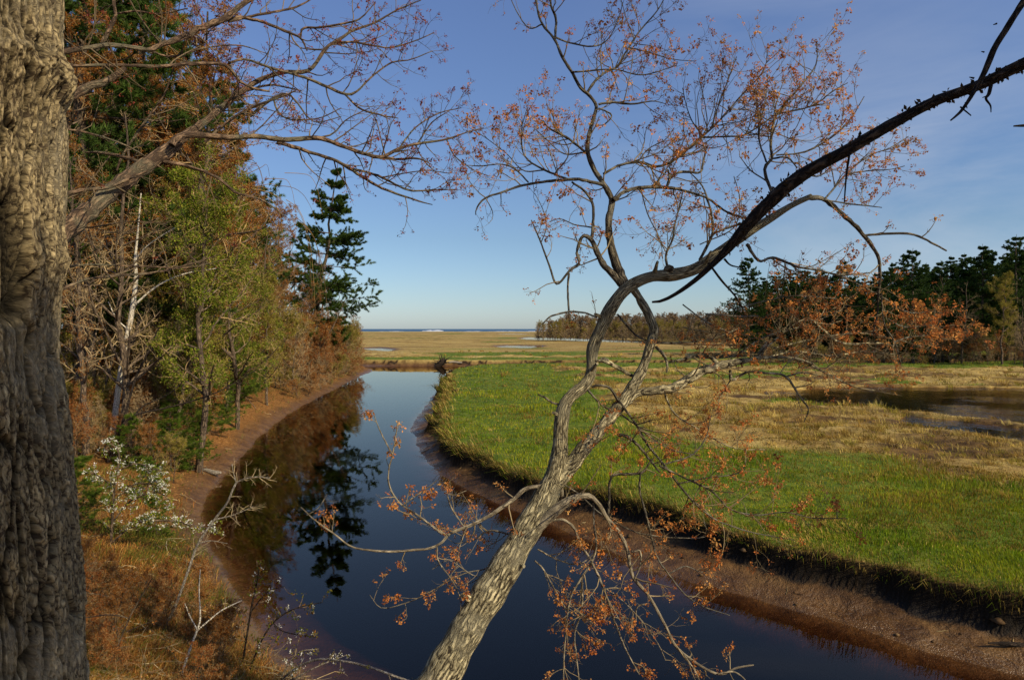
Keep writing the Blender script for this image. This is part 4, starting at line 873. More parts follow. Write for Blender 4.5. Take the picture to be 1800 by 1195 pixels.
# ------------------------------------------------------------------ the big old trunk at the left edge
def build_old_trunk():
    d=2.4; s=d/FPX; cxp=-45.0
    cx=(cxp-CX)*s; cy=d; bz=gz(cx,cy)
    base=np.array([cx,cy,bz])
    prof=np.array([(-400,120),(0,112),(60,106),(85,110),(110,121),(135,124),(152,120),(172,111),(250,103),(330,106),(400,111),(450,120),(480,113),(550,100),(640,101),(700,115),(760,122),(900,135),(1000,142),(1100,150),(1195,152),(1800,190),(2400,260)],float)
    nz,na=1060,620
    py=np.concatenate([np.linspace(-420,1260,1000),np.linspace(1270,2300,60)])
    z=CAMZ+(HY-py)*s
    a=np.linspace(-math.pi,math.pi,na,endpoint=False)    # 0 faces +x, -pi/2 faces the camera
    A,Z=np.meshgrid(a,z); 
    edge=np.interp(py,prof[:,0],prof[:,1]); dc=math.hypot(cx,cy); R=(dc*np.sin(math.atan2(-cx,cy)-np.arctan((CX-edge)/FPX)))[:,None]*np.ones_like(A)-0.012
    burlc=np.exp(-((py-112)/52.0)**2)[:,None]*np.exp(-((A+0.25)/0.7)**2)
    R=R*1.0+0.035*burlc
    hsh=np.random.default_rng(77).random((64,64,3))
    def plates(U,V):
        ui=np.floor(U).astype(int); vi=np.floor(V).astype(int); F1=np.full(U.shape,9.0); F2=np.full(U.shape,9.0); ID=np.zeros(U.shape)
        for du in (-1,0,1):
            for dv in (-1,0,1):
                h=hsh[(ui+du)&63,(vi+dv)&63]; dd=np.hypot(ui+du+h[...,0]-U,vi+dv+h[...,1]-V)
                n=dd<F1; F2=np.where(n,F1,np.minimum(F2,dd)); ID=np.where(n,h[...,2],ID); F1=np.where(n,dd,F1)
        return F2-F1,ID
    wU=0.9*fbm(A*3,Z*3.2,4,3)+0.22*fbm(A*20,Z*9,5,3); wV=0.9*fbm(A*4+9,Z*3,6,3)+0.35*fbm(A*26,Z*8,15,3)
    e1,id1=plates(A*7.0+wU,Z*2.7+wV); e2,id2=plates(A*17+wU*2.4,Z*6.5+wV*2.4)
    p1=sst(0.02,0.20,e1); p2=sst(0.02,0.16,e2)
    f3=fbm(A*44,Z*22,19,4); f2=fbm(A*12,Z*5,17,4)
    calm=1-0.45*np.clip(burlc*1.2,0,1)
    R=R+(0.030*p1-0.026)*calm+0.010*p2*p1+0.010*(id1-0.5)+0.006*(id2-0.5)*p1+0.010*f2+0.012*f3+burlc*0.10*fbm(A*7,Z*20,29,4)
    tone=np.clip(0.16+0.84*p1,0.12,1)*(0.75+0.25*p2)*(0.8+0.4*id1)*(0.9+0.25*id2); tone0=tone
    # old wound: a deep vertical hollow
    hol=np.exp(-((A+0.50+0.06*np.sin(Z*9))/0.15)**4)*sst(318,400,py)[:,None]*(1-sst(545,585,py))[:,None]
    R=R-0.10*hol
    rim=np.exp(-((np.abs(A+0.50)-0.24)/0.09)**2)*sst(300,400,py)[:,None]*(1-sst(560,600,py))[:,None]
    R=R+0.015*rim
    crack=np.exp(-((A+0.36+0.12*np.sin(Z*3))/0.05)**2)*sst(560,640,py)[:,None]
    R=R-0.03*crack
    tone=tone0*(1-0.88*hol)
    V=np.stack([cx+R*np.cos(A),cy+R*np.sin(A),Z],-1).reshape(-1,3)
    i=np.arange(nz-1)[:,None]*na+np.arange(na)[None]; j=np.arange(nz-1)[:,None]*na+(np.arange(na)[None]+1)%na
    root=empty('old_tree',base,'massive old trunk with furrowed bark and a hollow, cut off by the left edge','tree')
    g=Geo(); uv=np.stack([A*0.3,Z],-1).reshape(-1,2)
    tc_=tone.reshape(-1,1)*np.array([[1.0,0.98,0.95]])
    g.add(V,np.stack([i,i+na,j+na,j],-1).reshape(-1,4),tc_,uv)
    g.build('trunk',M_OLD,root,base)
build_old_trunk()

# ---- maple behind the old trunk whose limbs reach over the creek
def build_limb_tree():
    x0,d=-2.95,4.3; bz=gz(x0,d); base=np.array([x0,d,bz]); rs=np.random.default_rng(19)
    root=empty('limb_maple',base,'maple standing behind the old trunk, its budding limbs spreading over the upper left sky','tree')
    g=Geo(); P,R=path(W(70,1500,80,74,900,62,76,620,58,86,420,56,92,330,58,95,240,56,80,100,46,60,-150,40),4.3,rs=rs,n=60); rough_tube(g,P,R,24,0.12,5,rs)
    g.build('trunk',M_OLD,root,base)
    TW=dict(per_m=8,len=0.46,up=0.05,c2=4,col=(0.17,0.13,0.09),bs=0.026)
    BUD=[(0.26,0.06,0.035),(0.32,0.09,0.04),(0.20,0.05,0.04),(0.36,0.13,0.06)]
    L=lambda n,ps,**k: traced_limb(root,base,'limb',ps,M_OAK,TW,rs=np.random.default_rng(n),leafy=BUD,**k)
    L(41,[dict(p=W(80,440,50,130,392,42,180,350,36,245,298,35,296,264,31,318,244,24,351,221,19,389,191,16,436,153,14,464,138,12,500,127,11,543,124,10,575,83,9,601,67,8,620,54,7,658,41,5,696,19,4,740,1,2),d0=4.4,d1=6.3,tw=0.9,ts=0.5,jit=0.06,t0=0.35),
          dict(p=W(245,284,9,215,276,10,180,269,8,150,268,4),d0=4.9,tw=0.3,bl=0.1),
          dict(p=W(287,284,10,333,293,9,381,312,8,416,339,7,461,352,5,500,380,3),d0=5.0,d1=5.4,tw=0.3,bl=0.1,ts=0.3),
          dict(p=W(389,195,6,410,170,6,447,156,6,480,150,5,530,160,3),d0=5.6,tw=1.0,ts=0.4),
          dict(p=W(440,205,8,470,180,8,500,165,6,520,178,5,540,205,4,560,215,3,600,205,2),d0=5.4,tw=0.7,ts=0.4,bl=0.5),
          dict(p=W(360,250,9,400,215,8,440,190,7,482,175,5,520,160,3),d0=5.3,tw=0.6,ts=0.4,bl=0.5)],label='thick pinkish brown limb rising from behind the old trunk')
    L(42,[dict(p=W(302,256,18,312,243,18,339,237,16,401,242,14,450,240,13,500,246,13,559,243,12,594,254,11,639,270,10,671,276,10,702,261,8,734,253,7,785,245,5,823,232,3,850,225,2),d0=4.95,d1=6.2,tw=0.9,ts=0.45,t0=0.3,jit=0.06),
          dict(p=W(702,261,5,730,225,4,770,200,3,810,190,2),d0=6.0,d1=6.3,tw=1.8,ts=0.35),
          dict(p=W(734,253,4,760,215,3,790,195,2),d0=6.1,tw=1.8,ts=0.35),
          dict(p=W(671,276,7,700,280,6,735,279,5,760,290,2),d0=6.0,tw=1.2,ts=0.35),
          dict(p=W(785,245,4,800,275,3,835,300,2,860,310,2),d0=6.2,tw=1.8,ts=0.3),
          dict(p=W(559,243,5,585,235,4,610,210,3,650,190,2),d0=5.7,tw=1.2,ts=0.4,bl=0.6),
          dict(p=W(487,251,10,515,258,10,543,267,9,591,283,9,623,302,8,658,324,7,687,337,6,734,353,4,760,360,2),d0=5.5,d1=6.3,tw=0.9,ts=0.35,bl=0.6),
          dict(p=W(618,297,7,645,303,6,671,312,6,718,334,5,760,334,4,800,333,2),d0=5.9,d1=6.3,tw=1.7,ts=0.32),
          dict(p=W(671,312,4,710,305,3,750,300,2,790,305,2),d0=6.0,tw=1.7,ts=0.3)],label='long level branch reaching furthest out over the water')
    L(43,[dict(p=W(60,90,20,110,92,14,180,80,12,220,82,11,261,88,11,281,80,13,326,65,15,351,50,16,389,35,16,422,12,13,450,-8,11,490,-40,9),d0=4.4,d1=5.4,tw=0.8,ts=0.4,bl=0.7),
          dict(p=W(395,36,10,427,31,9,472,43,8,500,55,7,528,67,6,540,90,4),d0=5.2,d1=5.5,tw=1.1,ts=0.42),
          dict(p=W(401,38,8,450,28,7,500,18,6,528,10,5,560,-10,3),d0=5.2,d1=5.6,tw=1.2,ts=0.4),
          dict(p=W(528,67,6,533,50,6,560,49,6,607,41,5,633,33,4,660,5,2),d0=5.5,tw=1.3,ts=0.4),
          dict(p=W(80,120,12,140,116,8,213,115,8,280,117,9,326,113,10,376,112,9,401,118,8,422,143,8,447,156,7,474,161,5),d0=4.4,d1=5.3,tw=0.7,ts=0.4,bl=0.6),
          dict(p=W(401,112,6,430,105,6,480,121,6,537,137,8,575,153,8,607,166,8,626,162,6,652,137,5,687,111,4,722,105,3,760,90,2),d0=5.3,d1=6.0,tw=1.4,ts=0.4),
          dict(p=W(605,165,5,633,191,5,671,203,4,700,208,2),d0=5.8,tw=1.3,ts=0.35),
          dict(p=W(591,76,6,620,74,5,648,79,5,687,84,4,730,72,3,762,58,2),d0=5.8,d1=6.0,tw=1.9,ts=0.4),
          dict(p=W(480,170,5,488,195,5,510,210,4,560,208,3,600,190,2),d0=5.6,tw=1.0,ts=0.35,bl=0.4),
          dict(p=W(261,88,5,300,100,5,360,85,4,420,80,3,470,95,2),d0=5.0,d1=5.4,tw=1.6,ts=0.45)],label='upper dark limbs with red buds')
    L(44,[dict(p=W(60,210,26,113,177,22,150,156,20,188,142,16,220,120,12),d0=4.4,d1=4.7,tw=0.2,bl=0.2),
          dict(p=W(60,385,18,110,345,12,150,334,10,190,330,10,225,315,8,260,300,5),d0=4.4,d1=4.8,tw=0.7,bl=0.2),
          dict(p=W(170,90,7,183,70,11,193,50,11,203,28,10,200,0,9,205,-40,8),d0=4.8,tw=0.4,bl=0.3),
          dict(p=W(205,300,5,215,275,6,241,234,6,286,171,5,301,133,3,310,105,2),d0=5.2,tw=0.8,ts=0.4,bl=0.6),
          dict(p=W(205,25,5,240,20,5,280,25,4,330,15,3),d0=4.9,tw=0.9,bl=0.4),
          dict(p=W(100,225,5,160,235,5,230,260,4,290,300,3),d0=4.6,d1=5,tw=1.2,ts=0.45,bl=0.2),
          dict(p=W(110,470,5,160,465,5,240,468,4,330,470,3,400,455,2),d0=5.0,d1=5.6,tw=1.2,ts=0.45,bl=0.1,up=0),
          dict(p=W(105,510,9,150,492,8,200,485,7,265,480,6,320,468,5,380,450,3),d0=5.0,d1=6,tw=0.9,ts=0.5,bl=0.1,up=0),
          dict(p=W(100,400,5,160,400,4,220,390,3,290,392,2),d0=5.0,tw=1.2,ts=0.45,bl=0.1,up=0)],label='lower tangled boughs close to the trunk')
    # long drooping pale shoots
    sh=Geo(); st=Geo()
    for k in range(24):
        px=rs.uniform(330,520); py=250+(px-330)*0.55+rs.normal()*26; dd=rs.uniform(5.0,5.8)
        pts=[(px,py,2.6)]; vx,vy=rs.uniform(10,34),rs.uniform(-8,20)
        for q in range(5): px+=vx; py+=vy; vx*=0.62; vy+=rs.uniform(-2,15); pts.append((px,py,2.4-q*0.3))
        P,R=path(pts,dd,dd+0.2,n=16,rs=rs); tubes(sh,P,R*0.6,4,pal([(0.34,0.23,0.11),(0.22,0.14,0.07)],1,rs))
    o=sh.build('shoots',M_TWIG,root,base); o['label']='tan drooping shoots'
build_limb_tree()

# ------------------------------------------------------------------ generic trees
def mk_decid(name,h,seed,twc,leafc,lsize,dens=1.0,bark_m=None,r0=0.011,n1=26,low=0.18,spread=0.30,leafn=2,extra=True,up1=0.07,rmin=0.006,lean=0.05,leafjit=0.05):
    rs=np.random.default_rng(seed)
    root=empty(name,(0,0,0)); n=16
    t=np.linspace(0,1,n); a=rs.uniform(0,6.28)
    P=np.stack([np.cos(a)*lean*h*t**1.5+0.02*h*np.cumsum(rs.normal(size=n))*0.35,np.sin(a)*lean*h*t**1.5+0.02*h*np.cumsum(rs.normal(size=n))*0.35,t*h],-1); P[0,:2]=0; P[0,2]=-0.5
    R=h*r0*(1-0.9*t)+0.012
    tr=Geo(); tubes(tr,P,R,10)
    A,RA=spawn(P[None],R[None],n1,low,0.98,(58,12),labs=h*spread,up=up1,wig=0.13,rf=0.5,n=8,rmin=rmin*1.6,taper=0.62,rs=rs)
    tubes(tr,A,RA,6)
    tr.build('trunk',bark_m or M_GENB,root)
    cr=Geo()
    B,RB=spawn(A,RA,int(9*dens),0.2,1.0,(50,14),lenf=0.42,up=0.05,wig=0.2,rf=0.5,n=6,rmin=rmin*1.2,rs=rs)
    Cc,RC=spawn(B,RB,int(5*dens),0.2,1.0,(46,15),lenf=0.45,up=0.04,wig=0.22,rf=0.55,n=5,rmin=rmin,rs=rs)
    tubes(cr,B,RB,4,pal([twc],len(B),rs,0.2)); tubes(cr,Cc,RC,3,pal([twc],len(Cc),rs,0.25))
    src=Cc
    if extra:
        D,RD=spawn(Cc,RC,3,0.2,1.0,(45,15),lenf=0.5,up=0.03,wig=0.2,rf=0.6,n=4,rmin=rmin*0.75,rs=rs)
        tubes(cr,D,RD,3,pal([np.array(twc)*0.9],len(D),rs,0.25)); src=D
    if leafc is not None and leafn>0:
        pa,_=along(src,leafn,rs,0.3,1.0)
        clump=fbm(pa[:,0]/(h*0.06)+pa[:,2]/(h*0.07),pa[:,1]/(h*0.06)-pa[:,2]/(h*0.09),seed%50,3)
        pa=pa[(rs.random(len(pa))<np.clip(0.6+1.6*clump,0.06,1))]
        leaves(cr,pa,lsize,pal(leafc,len(pa)*3,rs,0.22),3,leafjit,rs,0.2,1)
    cr.build('crown',[M_TWIG,M_LEAF],root,smooth=False)
    return root

def mk_pine(name,h,seed,nw=22,r=0.19,col=((0.030,0.062,0.022),(0.045,0.085,0.026),(0.022,0.045,0.018)),lean=0.0,low=0.2,tl=0.34,tw=0.035,nb=9,dens=1.0,irr=0.35,lat=9,per=6,dead=True,nbr=(4,7),prof=1.25):
    rs=np.random.default_rng(seed); root=empty(name,(0,0,0)); n=18; t=np.linspace(0,1,n)
    P=np.stack([lean*h*t**1.3+0.004*h*np.cumsum(rs.normal(size=n)),0.004*h*np.cumsum(rs.normal(size=n)),t*h],-1); P[0]=(0,0,-0.6)
    R=h*0.013*(1-0.93*t)+0.01
    tr=Geo(); tubes(tr,P,R,10)
    br=[];rr=[]
    for k in range(nw):
        f=low+(0.985-low)*(k+0.4*rs.random())/nw
        L0=h*r*(1-((f-low)/(1-low))**prof)*(0.55+0.45*sst(low,low+0.25,f))+0.25
        for j in range(rs.integers(*nbr)):
            if rs.random()<0.10: continue
            a=rs.uniform(0,6.283); L=L0*(1-irr+1.6*irr*rs.random()); dz=rs.uniform(-0.12,0.22)+0.25*max(0,f-0.75)*3
            s=np.linspace(0,1,7); c=np.array([np.interp(f,t,P[:,i]) for i in range(3)])
            q=c+np.stack([np.cos(a)*L*s,np.sin(a)*L*s,L*(dz*s-0.10*s+0.22*s**2.5)],-1)+0.02*L*rs.normal(size=(7,3))*s[:,None]
            br.append(q); rr.append(np.linspace(max(0.012,L*0.013),0.006,7))
    br=np.array(br); rr=np.array(rr); tubes(tr,br,rr,5)
    if dead:
        a=rs.uniform(0,6.28,14); f=rs.uniform(0.06,low+0.1,14); s=np.linspace(0,1,5)
        q=np.stack([np.stack([np.interp(ff,t,P[:,0])+np.cos(aa)*s*h*0.07,np.interp(ff,t,P[:,1])+np.sin(aa)*s*h*0.07,ff*h+s*0.0-0.4*s*s],-1) for aa,ff in zip(a,f)]); tubes(tr,q,np.tile(np.linspace(0.02,0.006,5),(14,1)),4)
    tr.build('trunk',M_GENB,root)
    cr=Geo()
    A,RA=spawn(br,rr,int(lat*dens),0.22,1.0,(50,12),lenf=0.34,up=0.05,wig=0.10,rf=0.5,n=4,rmin=0.004,plane=0.25,taper=0.45,rs=rs)
    tubes(cr,A,RA,3,(0.07,0.055,0.04),0)
    p1,d1=along(A,int(per*dens),rs,0.25,1.0); p2,d2=along(br,int(8*dens),rs,0.55,1.0)
    pa=np.concatenate([p1,p2]); da=nrm(np.concatenate([d1,d2])+np.array([0,0,0.45]))
    blades(cr,pa,da,tl,tw,nb,0.55,np.repeat(pal(col,len(pa),rs,0.25),nb,0),rs,1)
    cr.build('crown',[M_TWIG,M_NEEDLE],root,smooth=False)
    return root

class Kind:
    def __init__(s,make): s.make=make; s.protos={}; s.used=set()
    def put(s,v,x,y,sc=1.0,rz=None,label='',group=None,cat='tree',lean=(0,0),z=None,rs=random.Random(4)):
        if v not in s.protos: s.protos[v]=s.make(v)
        r=s.protos[v]; rz=rs.uniform(0,6.28) if rz is None else rz
        loc=(x,y,(gz(x,y) if z is None else z)-0.05)
        scl=sc if hasattr(sc,'__len__') else (sc,sc,sc*(0.93+0.14*rs.random()))
        if v not in s.used:
            s.used.add(v); r.location=loc; r.rotation_euler=(lean[0],lean[1],rz); r.scale=scl; setp(r,label,cat,group); return r
        return dup(r,loc,rz,scl,label,group,cat,lean)
TANTW=(0.40,0.28,0.15); GREYTW=(0.36,0.27,0.165)
RED=[(0.25,0.075,0.03),(0.32,0.12,0.045),(0.36,0.18,0.07),(0.20,0.08,0.04)]
ORG=[(0.30,0.12,0.04),(0.24,0.09,0.035),(0.36,0.18,0.06)]
LGR=[(0.16,0.22,0.03),(0.22,0.27,0.045),(0.11,0.16,0.025),(0.27,0.25,0.07)]
OLV=[(0.25,0.22,0.05),(0.30,0.26,0.08),(0.18,0.18,0.04)]
K_red=Kind(lambda v: mk_decid('maple_tree',16,100+v,TANTW,RED if v%2==0 else ORG,0.062,n1=46,low=0.14 if v%2==0 else 0.30,spread=0.30,leafn=3,rmin=0.007))
K_grn=Kind(lambda v: mk_decid('leafing_tree',12,200+v,TANTW,LGR if v%2==0 else OLV,0.09,n1=34,low=0.2,spread=0.32,leafn=3,leafjit=0.1,rmin=0.008))
K_bare=Kind(lambda v: mk_decid('bare_tree',13,300+v,GREYTW,ORG if v%2 else None,0.06,n1=34,low=0.2,spread=0.27,leafn=1,rmin=0.0045))
K_pine=Kind(lambda v: mk_pine('white_pine',24,400+v,nw=22,r=0.20,irr=0.45,tl=0.27,tw=0.030,nb=12,lat=13,per=10,nbr=(4,7),low=0.16,col=((0.06,0.105,0.03),(0.08,0.13,0.035),(0.04,0.075,0.02))))
K_pined=Kind(lambda v: mk_pine('white_pine',22,470+v,nw=24,r=0.27,irr=0.5,prof=2.0,tl=0.30,tw=0.042,nb=11,lat=14,per=9,nbr=(5,8),low=0.06,col=((0.045,0.085,0.028),(0.06,0.105,0.03),(0.03,0.06,0.02))))
K_lay=Kind(lambda v: mk_pine('white_pine',24,490+v,nw=16,r=0.235,irr=0.42,tl=0.27,tw=0.032,nb=14,lat=18,per=14,nbr=(6,10),low=0.12,prof=1.5,lean=0.03,col=((0.06,0.105,0.03),(0.08,0.13,0.035),(0.04,0.075,0.02))))
K_pinen=Kind(lambda v: mk_pine('white_pine',22,430+v,nw=23,r=0.20,tl=0.26,tw=0.022,nb=16,lat=12,per=7,irr=0.35,nbr=(5,8),col=((0.08,0.14,0.02),(0.11,0.18,0.03),(0.055,0.10,0.02))))
K_sap=Kind(lambda v: mk_pine('young_pine',4.2,450+v,nw=11,r=0.42,tl=0.15,tw=0.008,nb=18,lat=9,per=6,low=0.05,irr=0.3,dead=False,col=((0.085,0.14,0.022),(0.12,0.18,0.032),(0.06,0.10,0.02))))
K_bush=Kind(lambda v: mk_decid('bare_bush',3.4,500+v,GREYTW if v%2 else TANTW,[RED,ORG,OLV,None][v%4],0.06,n1=30,low=0.02,spread=0.55,leafn=2,up1=0.10,rmin=0.0045,r0=0.006,extra=False,dens=1.2,lean=0.2))

def at(px,d): return ((px-CX)/FPX*d,d)
def left_forest():
    R=random.Random(21)
    # single trees one can make out
    named=[
     (K_lay,0,545,76,1.02,'tall white pine at the far tip of the left wood, leaning over the creek',(0,0.10),0.4),
     (K_pine,1,458,92,0.98,'dark pine rising just behind the outermost leaning pine',(0,0),None),
     (K_pine,2,425,74,0.86,'dark pine with red maple twigs hanging in front of it',(0,0),None),
     (K_pinen,0,362,70,1.5,'high pine whose boughs show at the top left against the sky',(0,0),None),
     (K_grn,1,388,48,1.25,'olive yellow tree in front of the high pine',(0,0.04),None),
     (K_red,1,300,42,1.0,'tall rusty maple rising to the top edge behind the level limb',(0,0.04),None),
     (K_red,3,180,40,1.3,'very tall tan maple at the top left corner',(0,0.03),None),
     (K_pinen,1,240,46,1.45,'green pine directly behind the pinkish limb at the left',(0,0),None),
     (K_pinen,1,165,37,1.1,'pine with deep green boughs next to the old trunk',(0,0),None),
     (K_red,3,205,33,1.1,'orange brown maple between the old trunk and the birch',(0,0.06),None),
     (K_grn,3,140,31,0.9,'olive leafing tree close beside the old trunk',(0,0.06),None),
     (K_red,1,300,31,1.25,'tall tan twigged maple in the upper left',(0,0.05),None),
     (K_grn,0,395,44,1.12,'green leafing tree higher up the left wood',(0,0.08),None),
     (K_red,3,432,56,0.95,'tan maple reaching above the middle of the left wood',(0,0.05),None),
     (K_grn,1,250,33,1.0,'yellow green tree half hidden behind the birch',(0,0.08),None),
     (K_red,0,320,36,0.95,'red budded maple filling the upper left behind the limbs',(0,0.05),None),
     (K_red,1,270,34,1.05,'orange brown maple close behind the birch',(0,0.03),None),
     (K_red,2,400,50,0.98,'rust red maple in the middle of the left wood',(0,0.05),None),
     (K_red,3,480,62,0.93,'orange budded maple left of the leaning pine',(0,0.06),None),
     (K_red,0,525,70,0.62,'small red maple in front of the leaning pine',(0,0.1),None),
     (K_red,2,560,80,0.52,'low red maple under the leaning pine boughs',(0,0.1),None),
     (K_grn,0,350,27,0.96,'bright green leafing tree in the middle of the left bank',(0,0.12),None),
     (K_grn,2,415,38,0.95,'pale green tree leafing out beside the red maples',(0,0.1),None),
     (K_grn,1,310,29,0.7,'olive leafed sapling above the bare earth bank',(0,0.12),None),
     (K_grn,3,470,48,0.7,'yellowish leafing tree leaning to the water',(0,0.14),None),
     (K_bare,1,290,34,1.15,'tall bare pale tree in front of the green pines',(0,0.06),None),
     (K_bare,0,225,38,1.35,'very tall bare tree behind the upper dark limbs',(0,0.04),None),
     (K_bare,0,340,36,1.3,'tall bare tan tree under the long level branch',(0,0.08),None),
     (K_bare,1,400,45,1.3,'bare tan tree leaning to the water in the middle of the wood',(0,0.12),None),
     (K_bare,0,455,55,1.05,'bare tan tree left of the dark pines',(0,0.1),None),
     (K_bare,0,598,92,0.82,'bare grey tree at the end of the wood by the marsh',(0,0.05),None),
     (K_bare,1,628,99,0.62,'small bare reddish tree furthest out on the point',(0,0.05),None),
     (K_bare,0,215,26,0.95,'bare grey tree with twisted limbs behind the birch',(0,0.1),None),
     (K_bare,1,150,25,0.8,'bare tree with pale limbs right beside the old trunk',(0,0.15),None),
    ]
    for k,v,px,d,sc,lab,lean,rz in named:
        x,y=at(px,d); k.put(v,x,y,sc,rz if rz is not None else R.uniform(0,6.28),lab,None,'tree',lean)
    # the wood behind them
    n=0
    for (px,d) in [(60,40),(140,46),(205,52),(265,50),(320,58),(90,28),(375,72),(420,84),(300,74),(230,66),(120,62),(455,98),(500,104),(380,92),(180,36),(20,34),(540,101),(330,46),(280,40),(150,30),(245,42),(310,66),(400,60),(450,76),(350,56),(500,88),(200,70),(60,56),(260,34),(410,98),(470,110),(530,112),(575,112)]:
        x,y=at(px,d)
        if n%3==1 and px<420: K_pine.put(n%3,x,y,R.uniform(1.0,1.25),None,'dark pine in the depth of the left wood behind the front rows','pines deep in the left wood')
        else: K_red.put(n%4,x,y,R.uniform(0.9,1.15),None,'reddish budding maple in the depth of the left wood behind the front rows','maples deep in the left wood')
        n+=1
    # understorey of young pines
    sap=[(262,21.5,0.38,'bright green young pine at the foot of the birch'),(232,25,0.5,'young pine up the slope behind the birch'),(135,17,0.5,'young pine half hidden by the old trunk'),
         (335,30,1.0,'young pine with fresh boughs above the bare bank'),(365,34,0.9,'young pine at the top of the bare earth bank'),(400,42,1.1,'yellow green young pine in the middle of the left bank'),
         (420,47,1.25,'taller young pine near the red maples'),(300,26,0.6,'low young pine just left of the bare bank'),(275,18,0.3,'smallest young pine hanging over the litter slope'),(345,27,0.5,'little young pine at the edge of the bare earth'),(455,58,1.2,'young pine in the bushes further along the bank'),(500,70,1.2,'furthest young pine by the grassy end of the bank')]
    for i,(px,d,sc,lab) in enumerate(sap):
        x,y=at(px,d); K_sap.put(i%3,x,y,sc,None,lab,'young pines on the left bank','young pine')
    for i in range(26):
        px,d=R.uniform(130,400),R.uniform(8.0,14.5); x,y=at(px,d)
        if gz(x,y)<0.45: continue
        K_bush.put((0,1)[i%2],x,y,R.uniform(0.14,0.30),None,'low russet twiggy bush on the litter slope in the lower left corner','low bushes on the litter slope','bush')
    # bushes along the bank
    nb=0
    pos=[(165,24),(275,25),(300,30),(330,34),(355,38),(385,44),(372,40),(405,47),(430,52),(450,55),(470,60),(490,63),(505,68),(525,72),(540,76),(555,80),(572,84),(590,90),(606,94),(620,97),(636,99.5),(575,88),(520,76),(480,66),(440,58),(410,52),(340,40),(290,34),(240,28),(190,28),(140,26)]
    pos+=[(R.uniform(125,260),R.uniform(25,34)) for _ in range(22)]+[(R.uniform(230,360),R.uniform(24,42)) for _ in range(26)]+[(R.uniform(340,560),0) for _ in range(60)]+[(R.uniform(300,580),1) for _ in range(40)]
    for px,d in pos:
        lip=d==1
        if d<=1:
            d=22+ (px-340)/220*62+R.uniform(0,8)
            if lip and d<54: continue
            sx=np.interp(d,[14.4,22.6,30.9,47.4,72,100],[-5.6,-10.3,-12.4,-15.7,-18,-20]); x=sx-(R.uniform(0.5,1.5) if lip else R.uniform(3.4,7) if d<52 else R.uniform(1.2,5)); y=d
        else:
            x,y=at(px,d); x+=R.uniform(-0.6,0.3)
        K_bush.put(nb%4,x,y,R.uniform(0.7,1.35)*(0.6 if d<30 else 1.0 if d<45 else 1.35)*(0.5 if lip else 1),None,'brown twiggy bush in the thicket along the left bank','bushes along the left bank','bush',(0,R.uniform(0,0.3))); nb+=1
left_forest()

def behind():  # out-of-view pines added to keep sky light off the old trunk
    for i,(x,y,s_) in enumerate(((-3.2,-4.2,0.62),(-7.5,-3.6,0.7),(-5.5,-8.5,0.95),(-1.0,-9.5,0.8))):
        K_pined.put(i%3,x,y,s_,None,'unseen pine added behind the viewpoint to block sky light','unseen pines added behind the viewpoint',z=gz(x,max(y,-7.5)))
behind()

def right_wood():
    R=random.Random(33)
    g='trees of the dark wood on the right'
    named=[(K_pined,0,1605,100,0.80,'dark pine with a pointed top beside the hanging branch end'),(K_pined,1,1655,108,0.74,'rounded dark pine second from the pointed one'),(K_pined,2,1722,104,0.84,'tallest spreading pine of the right wood'),
           (K_pined,0,1790,100,0.80,'dark pine at the right frame edge'),(K_pined,1,1850,104,0.86,'dark pine beyond the right frame edge'),
           (K_pined,1,1500,118,0.60,'dark pine behind the hanging twigs'),(K_pined,2,1445,124,0.62,'dark pine left of the hanging branch'),(K_pined,0,1395,132,0.56,'small pine at the left end of the dark wood'),(K_pined,2,1560,112,0.62,'dark pine between the hanging branch and the pointed pine'),
           (K_pined,0,1355,150,0.42,'lowest pine where the dark wood meets the brown one')]
    for k,v,px,d,sc,lab in named:
        x,y=at(px,d); k.put(v,x,y,sc,R.uniform(0,6.28),lab,g)
    x,y=at(1762,92); K_grn.put(3,x,y,(1.0,1.0,0.98),1.0,'yellowish leafing tree in front of the right pines',g)
    x,y=at(1690,96); K_bare.put(0,x,y,0.92,2.0,'bare grey tree standing between the right pines',g)
    x,y=at(1585,106); K_red.put(0,x,y,0.55,2.0,'reddish tree low in front of the pointed pine',g)
    x,y=at(1425,120); K_red.put(1,x,y,0.6,2.0,'orange topped tree left of the hanging branch',g)
    x,y=at(1640,98); K_bare.put(1,x,y,0.7,3.0,'bare brown tree under the rounded pine',g)
    x,y=at(1800,86); K_bare.put(0,x,y,0.7,4.0,'bare brown tree at the right edge above the pond',g)
    n=0
    for px in range(1318,1990,10):
        d=128+14*math.sin(px)+R.uniform(0,14); x,y=at(px,d)
        K_pined.put(n%3,x,y,R.uniform(0.62,0.80) if px<1560 else R.uniform(0.66,0.86),None,'dark tree in the back rows of the right wood','back rows of the right wood'); n+=1
    for px in range(1340,1960,10):
        d=R.uniform(97,112)-(px-1340)*0.012; x,y=at(px+R.uniform(-6,6),d)
        K_bush.put((3,0,3,2)[n%4],x,y,R.uniform(0.7,1.35),None,'brown bush along the foot of the right wood','bushes at the foot of the right wood','bush'); n+=1
right_wood()

